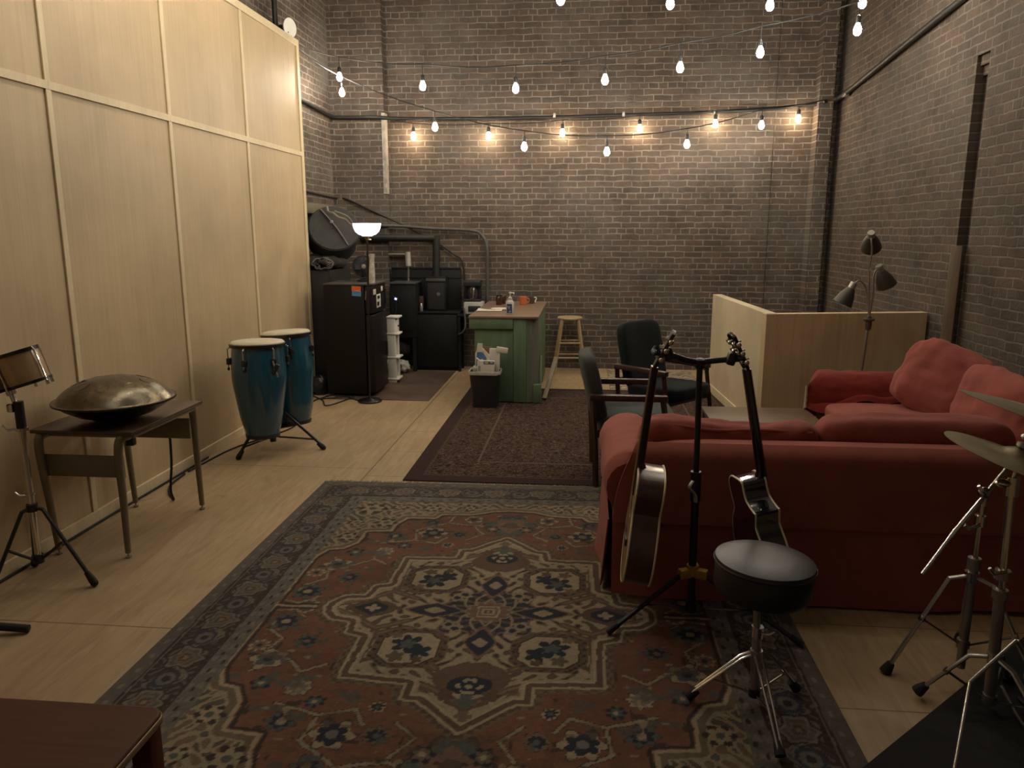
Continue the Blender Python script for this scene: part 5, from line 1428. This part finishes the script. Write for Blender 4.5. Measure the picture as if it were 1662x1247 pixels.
def guitar(label, org, Ldir, Ndir, side_mat, top_mat, back_mat, neck_mat, bind_mat, depth, blen, neck_len, cut, head_tilt, tuner_mat):
    """local x = width, y = length from tail to head, z = soundboard normal"""
    Ld = Vector(Ldir).normalized(); Nd = Vector(Ndir); Nd = (Nd - Ld * Nd.dot(Ld)).normalized(); Wd = Ld.cross(Nd)
    t = thing('acoustic_guitar', label, 'guitar', org)
    M = basis(Wd, Ld, Nd)
    ol = g_outline(blen, .198, .143, .122, cut)
    d2 = depth / 2
    MB().prism(ol, -d2 + .001, d2 - .001, M).build('body_sides', side_mat, t, angle=30)
    MB().prism([(x * .985, .002 + y * .992) for x, y in ol], d2 - .0012, d2 + .002, M).build('soundboard', top_mat, t)
    MB().prism([(x * .985, .002 + y * .992) for x, y in ol], -d2 - .002, -d2 + .0012, M).build('back', back_mat, t)
    for z in (d2 - .001, -d2 + .001): MB().tube([M @ Vector((x * 1.0, y, z)) for x, y in ol], .0044, 6, True).build('binding', bind_mat, t)
    # soundhole, bridge, strings
    hy_ = blen * .66
    MB().lathe([(.050, 0), (.050, .0012), (.058, .0012), (.058, 0)], 28, M @ T((0, hy_, d2 + .0016)), False).build('rosette', bind_mat, t)
    MB().lathe([(.001, 0), (.049, 0), (.049, .0008), (.001, .0008)], 28, M @ T((0, hy_, d2 + .0018))).build('sound_hole', BLACKM, t)
    MB().box(tuple(M @ Vector((0, blen * .37, d2 + .006))), (.16, .032, .010), M, .003).build('bridge', MAHOG, t)
    MB().prism([(-.028, hy_ + .05), (.028, hy_ + .05), (.0222, blen + neck_len), (-.0222, blen + neck_len)], d2 + .001, d2 + .0075, M).build('fingerboard', plain('rosewood', (.03, .018, .012), .45), t)
    # neck: D-section sweeping into a heel
    rings = []
    b = MB()
    for f, w_, dp in ((-.10, .026, depth * .92), (-.065, .026, depth * .80), (-.03, .026, depth * .42), (0.0, .026, .034), (.05, .0255, .024), (.5, .0235, .022), (1.0, .0215, .020)):
        y = blen + (neck_len * f if f > 0 else f * .45)
        rings.append([b.bm.verts.new(M @ Vector((w_ * math.cos(a_), y, d2 - dp * math.sin(a_)))) for a_ in [math.pi * i / 10 for i in range(11)]])
    b._quad_strip(rings); b.build('neck', neck_mat, t)
    # headstock, tilted back
    HM = M @ T((0, blen + neck_len, d2 - .002)) @ rot('X', -head_tilt)
    hd = MB().prism([(-.021, -.004), (.021, -.004), (.034, .03), (.036, .155), (.012, .168), (-.012, .168), (-.036, .155), (-.034, .03)], -.008, .007, HM).build('headstock', neck_mat, t, bevel=.002)
    MB().box(tuple(M @ Vector((0, blen + neck_len, d2 + .005))), (.044, .005, .010), M).build('nut', bind_mat, t)
    for s in (-1, 1):
        for y in (.045, .085, .125):
            k = MB().cyl(HM @ Vector((s * .030, y, .0)), HM @ Vector((s * .054, y, -.004)), .004, None, 8)
            k.sphere(HM @ Vector((s * .060, y, -.004)), .0105, 10, (1, .8, 1)); k.cyl(HM @ Vector((s * .022, y, -.010)), HM @ Vector((s * .022, y, .020)), .0045, None, 8)
            k.box(tuple(HM @ Vector((s * .024, y, -.012))), (.018, .016, .012), HM.to_3x3().to_4x4(), .003)
            k.build('tuner', tuner_mat, hd)
    b = MB()
    for i in range(6):
        x = (i - 2.5) * .0068
        b.tube([M @ Vector((x * 1.4, blen * .37, d2 + .012)), M @ Vector((x, blen + neck_len, d2 + .011))], .0009, 4)
    b.build('strings', plain('bronze_strings', (.5, .36, .2), .35, .9), t)
    MB().cyl(M @ Vector((0, -.001, 0)), M @ Vector((0, -.016, 0)), .006, .009, 10).build('strap_pin', CHROME, t)
    return t
SAP = wood('dark_sapele', (.042, .018, .010), (.085, .037, .020), .28, (22, 22, 2), 2, .5, .02)
SPR = wood('aged_spruce', (.30, .19, .085), (.36, .235, .11), .35, (30, 30, 1), 2, .4, .02)
IVB = plain('ivory_binding', (.72, .64, .46), .4, var=.04)
# left guitar: soundboard to the left
o1 = at(1029, 936, 3.13)
hd1 = at(1086, 583, 3.10)
L1 = (hd1 - o1).normalized()
guitar('brown acoustic guitar hanging side-on at the left of the guitar stand', o1, L1, (-.995, .045, .12), SAP, SPR, SAP, MAHOG, IVB, .112, .50, .432, 0, 20, plain('cream_nickel_tuners', (.55, .5, .38), .3, .6))
o2 = at(1245, 950, 3.155)
hd2 = at(1191, 590, 3.10)
L2 = (hd2 - o2).normalized()
guitar('glossy black cutaway acoustic guitar on the right of the guitar stand', o2, L2, (.975, .16, .08), BLACKGLOSS, BLACKGLOSS, BLACKGLOSS, BLACKGLOSS, IVB, .10, .50, .465, 1, 15, CHROME)

# ------------------------------------------------------------------ drum throne
tc = Vector((.632, 2.535, .0125))
t = thing('drum_throne', 'round black drum throne on chrome tripod legs, in front of the guitars', 'stool', tc)
TM = T((-.018, 0, 0)) @ rot('Y', 2.5)
VIN = plain('black_vinyl', (.015, .015, .0145), .40, 0, .15, 7, .12, 40)
MB().lathe([(.001, .430), (.10, .428), (.155, .436), (.165, .455), (.1655, .525), (.158, .540), (.168, .546)], 56, TM).build('cushion_side', plain('black_vinyl_side', (.010, .010, .010), .5), t)
MB().lathe([(.1655, .538), (.171, .546), (.167, .558), (.14, .567), (.08, .571), (.001, .572)], 56, TM).build('cushion_top', VIN, t)
MB().tube([TM @ Vector((.1695 * math.cos(a_), .1695 * math.sin(a_), .5455)) for a_ in [2 * math.pi * i / 56 for i in range(56)]], .0035, 6, True).build('piping', VIN, t)
MB().bx(-.06, .03, -.04, .04, .405, .43, .004).build('seat_bracket', BLACKM, t)
MB().tube([(-.012, 0, .41), (-.004, 0, .24)], .0125, 12).build('height_post', DULLSTEEL, t)
MB().tube([(-.004, 0, .30), (.0, 0, .035)], .0165, 14).build('pole', DULLSTEEL, t)
b = MB()
for i in range(6): b.cyl((-.010 + i * .0015 + .010, -.006, .40 - i * .02), (-.010 + i * .0015 + .0135, -.009, .40 - i * .02), .004, None, 8)
b.build('pin_holes', BLACKM, t)
MB().cyl((-.004, 0, .265), (-.003, 0, .305), .021).tube([(.01, -.015, .285), (.03, -.03, .29), (.048, -.036, .305)], .005, 8).build('wing_clamp', CHROME, t)
MB().cyl((-.003, 0, .185), (-.002, 0, .215), .022).build('leg_collar', DULLSTEEL, t)
MB().cyl((0, 0, .035), (0, 0, .065), .021).build('brace_collar', BLACKM, t)
for px_, py_ in ((1116, 1132), (1267, 1228), (1293, 1118)):
    ft = fl(px_, py_, .032) - tc
    d = Vector((ft.x, ft.y, 0)).normalized(); w_ = Vector((-d.y, d.x, 0))
    tp_ = d * .022 + Vector((0, 0, .20)); el = d * .055 + Vector((0, 0, .185))
    lg = None
    for s in (-1, 1):
        m_ = MB().tube([tp_ + w_ * .011 * s, el + w_ * .011 * s, ft + w_ * .006 * s + Vector((0, 0, .012))], .0052, 8)
        if lg is None: lg = m_.build('leg', CHROME, t)
        else: m_.build('leg_rod', CHROME, lg)
    dd = (ft - el).normalized()
    MB().tube([ft - dd * .045, ft - dd * .01, ft], [.014, .018, .0185], 10).build('rubber_foot', RUBBER, lg)
    MB().tube([d * .02 + Vector((0, 0, .05)), el.lerp(ft, .55)], .0042, 6).build('brace', CHROME, t)

# ------------------------------------------------------------------ cymbal stands at the right edge
CYM = None
def cymbal_mat():
    m, nt, b = _new('dull_bronze_cymbal')
    tc_ = N(nt, 'ShaderNodeTexCoord'); sp_ = N(nt, 'ShaderNodeSeparateXYZ'); nt.links.new(tc_.outputs['Object'], sp_.inputs[0])
    r_ = math_n(nt, 'SQRT', math_n(nt, 'ADD', math_n(nt, 'MULTIPLY', sp_.outputs[0], sp_.outputs[0]), math_n(nt, 'MULTIPLY', sp_.outputs[1], sp_.outputs[1])))
    ring = math_n(nt, 'SINE', math_n(nt, 'MULTIPLY', r_, 900))
    f = noise_n(nt, coords(nt), 7, 5)
    nt.links.new(ramp(nt, f, [(.3, (.30, .25, .15)), (.7, (.46, .40, .27))]), b.inputs['Base Color'])
    b.inputs['Metallic'].default_value = .9; b.inputs['Roughness'].default_value = .42
    bump(nt, b, ring, .12, .0015)
    return m
CYM = cymbal_mat()
def cymbal(label, c, R, nrm):
    t = thing('cymbal', label, 'cymbal', c)
    prof = [(R, 0), (R * .8, R * .035), (R * .5, R * .075), (R * .26, R * .10), (R * .20, R * .14), (R * .1, R * .19), (.006, R * .20), (.006, R * .19), (R * .1, R * .18), (R * .20, R * .13), (R * .26, R * .09), (R * .5, R * .068), (R * .8, R * .03), (R, -.0012)]
    o_ = MB().lathe(prof, 64, None, False).build('bronze_disc', CYM, t, angle=60)
    o_.rotation_euler = Vector(nrm).normalized().to_track_quat('Z', 'Y').to_euler()
    return t
c1 = at(1648, 748, 2.56)
base = Vector((c1.x + .02, 2.56, .021))
n1_ = Vector((.30, -.06, .95)).normalized()
cymbal('lower tilted bronze cymbal on the front chrome stand', c1, .222, n1_)
t = thing('cymbal_stand', 'thick chrome cymbal stand at the right edge, carrying the lower cymbal', 'cymbal stand', base)
top = c1 - base
MB().tube([(0, 0, .03), (top.x * .55, 0, .46)], .0185, 14).build('lower_tube', DULLSTEEL, t)
MB().tube([(top.x * .55, 0, .44), (top.x * .98, 0, top.z - .08)], .0135, 14).build('upper_tube', CHROME, t)
for z in (.45, .52):
    MB().cyl((top.x * .58, 0, z - .02), (top.x * .60, 0, z + .012), .0245).build('memory_clamp', DULLSTEEL, t)
MB().tube([(top.x * .6, -.02, .535), (top.x * .6 - .045, -.03, .53), (top.x * .6 - .06, -.03, .55)], .006, 8).build('wing_screw', CHROME, t)
MB().cyl((top.x * .97, 0, top.z - .12), (top.x, 0, top.z - .055), .022).sphere((top.x - .035, -.01, top.z - .075), .018, 12, (1.5, 1, .8)).build('tilter', CHROME, t)
MB().tube([(top.x, 0, top.z - .06), tuple(top + n1_ * .10)], .006, 8).build('cymbal_rod', CHROME, t)
MB().lathe([(.02, -.012), (.022, .0), (.014, .008)], 16, frame_z(n1_, top - n1_ * .002)).build('lower_felt', plain('grey_felt', (.16, .15, .13), .95), t)
MB().lathe([(.014, .046), (.02, .05), (.02, .062), (.010, .066)], 16, frame_z(n1_, top)).sphere(tuple(top + n1_ * .088), .016, 12, (1.4, 1, .8)).build('wing_nut', DULLSTEEL, t)
def tripod(t, base, feet, zc, zb, r=.009, low=None):
    for ft in feet:
        d = Vector((ft.x, ft.y, 0)).normalized(); w_ = Vector((-d.y, d.x, 0))
        tp_ = d * .022 + Vector((0, 0, zc)); el = d * .075 + Vector((0, 0, zc - .012))
        el2 = tp_.lerp(ft, .3) + Vector((0, 0, .01))
        lg = MB().tube([tp_, el, ft], r, 8, flat=(1.25, .8)).build('leg', DULLSTEEL, t)
        dd = (ft - el).normalized()
        MB().tube([ft - dd * .045, ft - dd * .012, ft], [.014, .0215, .022], 12).build('rubber_foot', RUBBER, lg)
        MB().box(tuple(el.lerp(ft, .42)), (.022, .02, .02), basis(dd, w_, dd.cross(w_)), .004).build('rivet', CHROME, lg)
        MB().tube([d * .02 + Vector((0, 0, zb)), el.lerp(ft, .42)], .006, 6, flat=(1.5, .6)).build('brace', BLACKM, t)
    MB().cyl((0, 0, zc - .018), (0, 0, zc + .02), .025).build('leg_collar', CHROME, t)
    MB().cyl((0, 0, zb - .015), (0, 0, zb + .015), .023).build('brace_collar', DULLSTEEL, t)
f1 = fl(1488, 1122, .025) - base; f1.z = .002
tripod(t, base, [f1, Vector((.10, -.27, .002)), Vector((.17, .20, .002))], .205, .05)
b2 = Vector((1.452, 2.79, .021))
t = thing('cymbal_stand', 'slim chrome boom stand behind the thick one, its rod end pointing down left', 'cymbal stand', b2)
jn = at(1597, 800, 2.79) - b2; jn.x = jn.x
MB().tube([(0, 0, .03), (jn.x * .45, 0, .45)], .0165, 12).build('lower_tube', DULLSTEEL, t)
MB().tube([(jn.x * .45, 0, .43), (jn.x, 0, jn.z - .02)], .0105, 12).build('upper_tube', CHROME, t)
MB().cyl((jn.x * .45, 0, .43), (jn.x * .48, 0, .475), .0225).build('memory_clamp', DULLSTEEL, t)
MB().cyl((jn.x * .7, 0, .60), (jn.x * .73, 0, .64), .019).tube([(jn.x * .7 - .01, -.02, .61), (jn.x * .7 - .05, -.035, .60), (jn.x * .7 - .068, -.035, .615)], .0065, 8).build('wing_clamp', CHROME, t)
MB().cyl((jn.x * .85, 0, .68), (jn.x * .87, 0, .72), .016).build('tube_clamp', CHROME, t)
MB().sphere(tuple(jn), .022, 14).tube([tuple(jn + Vector((-.0, -.02, .0))), tuple(jn + Vector((-.03, -.045, .02))), tuple(jn + Vector((-.045, -.045, .04)))], .006, 8).build('boom_tilter', CHROME, t)
tail = at(1497, 932, 2.70) - b2
dirb = (jn - tail).normalized()
tipb = at(1694, 690, 2.86) - b2
MB().tube([tail, tail + dirb * .18], .0075, 10).tube([tail + dirb * .17, tipb], .0095, 10).build('boom_rod', CHROME, t)
e_in = Vector((.945, 0, -.327)); vd_ = (b2 + tipb - Vector((0, 0, EYE))).normalized()
n2_ = e_in.cross(vd_).normalized()
n2_ = (n2_ * (1 if n2_.z > 0 else -1) - vd_ * .05).normalized()
MB().tube([tipb, tipb + n2_ * .08], .006, 8).build('cymbal_rod', CHROME, t)
tripod(t, b2, [fl(1437, 1083, .025) - b2 - Vector((0, 0, .021)), Vector((.2, -.20, .002)), Vector((.12, .26, .002))], .40, .13)
cymbal('upper bronze cymbal seen nearly edge-on, cut by the right photo edge', b2 + tipb + n2_ * .02, .295, n2_)
# hi-hat pedal parts on the mat
ht = Vector((1.60, 2.50, .0215))
t = thing('drum_pedal', 'black drum pedal with chrome hoop rods on the drum mat', 'pedal', ht)
MB().bx(-.02, .10, -.16, .14, 0, .012, .003).build('base_plate', BLACKM, t)
MB().box((.04, -.02, .07), (.085, .26, .012), rot('X', 14), .004).build('footboard', BLACKM, t)
for x in (-.005, .085): MB().tube([(x, .13, .012), (x, .135, .20)], .007, 8).build('upright', CHROME, t)
MB().tube(spline([(-.10, .10, .075), (-.085, -.02, .012), (-.05, -.05, .008), (.08, .02, .012), (.18, .12, .02)], 6), .0055, 8).build('hoop_rod', DULLSTEEL, t)
r0, r1 = at(1574, 1108, 2.33), at(1546, 1252, 2.10)
t = thing('drum_stand', 'slim bright chrome rod of a stand at the bottom right edge', 'stand', Vector((r1.x, r1.y, .0215)))
MB().tube([r0 - t.location, Vector((r1.x - (r0.x - r1.x) * .2, r1.y - .05, .03)) - t.location], .0055, 10).build('rod', plain('bright_chrome', (.75, .72, .64), .22, .9), t)
MB().sphere(Vector((r1.x - (r0.x - r1.x) * .2, r1.y - .05, .045)) - t.location, .018, 10).build('rubber_foot', RUBBER, t)
MB().tube([r0 - t.location, at(1650, 1040, 2.42) - t.location], .006, 8).build('cross_rod', DULLSTEEL, t)
MB().tube([at(1650, 1040, 2.42) - t.location, Vector((1.66, 2.42, .0215)) - t.location], .007, 8).build('rear_rod', DULLSTEEL, t)

# ------------------------------------------------------------------ red table corner in the foreground
REDW = wood('red_brown_lacquered_wood', (.085, .030, .015), (.115, .041, .021), .55, (2, 18, 18), 1.4, 0, .02)
REDW.node_tree.nodes['Principled BSDF'].inputs['Specular IOR Level'].default_value = .15
tz = .60
t = thing('side_table', 'red brown wooden table corner at the lower left, on the carpet edge', 'table', (-1.47, 1.02, 0))
hx, hy = .525, .485
b = MB(); b.prism(rrect(hx, hy, .035, 6), tz - .032, tz); b.build('tabletop', REDW, t, bevel=.006)
MB().tube([(x, y, tz - .017) for x, y in rrect(hx + .001, hy + .001, .035, 6)], .009, 8, True, flat=(.4, 1)).build('edge_strip', plain('worn_brass_edge', (.33, .25, .17), .35, .7), t)
for sx in (-1, 1):
    MB().bx(sx * (hx - .07) - .01, sx * (hx - .07) + .01, -hy + .08, hy - .08, tz - .12, tz - .033, .002).build('apron', MAHOG, t)
    MB().bx(-hx + .08, hx - .08, sx * (hy - .06) - .01, sx * (hy - .06) + .01, tz - .12, tz - .033, .002).build('apron', MAHOG, t)
    for sy in (-1, 1):
        MB().bx(sx * (hx - .035) - .025, sx * (hx - .035) + .025, sy * (hy - .035) - .025, sy * (hy - .035) + .025, 0.0145, tz - .032, .006).build('leg', REDW, t)
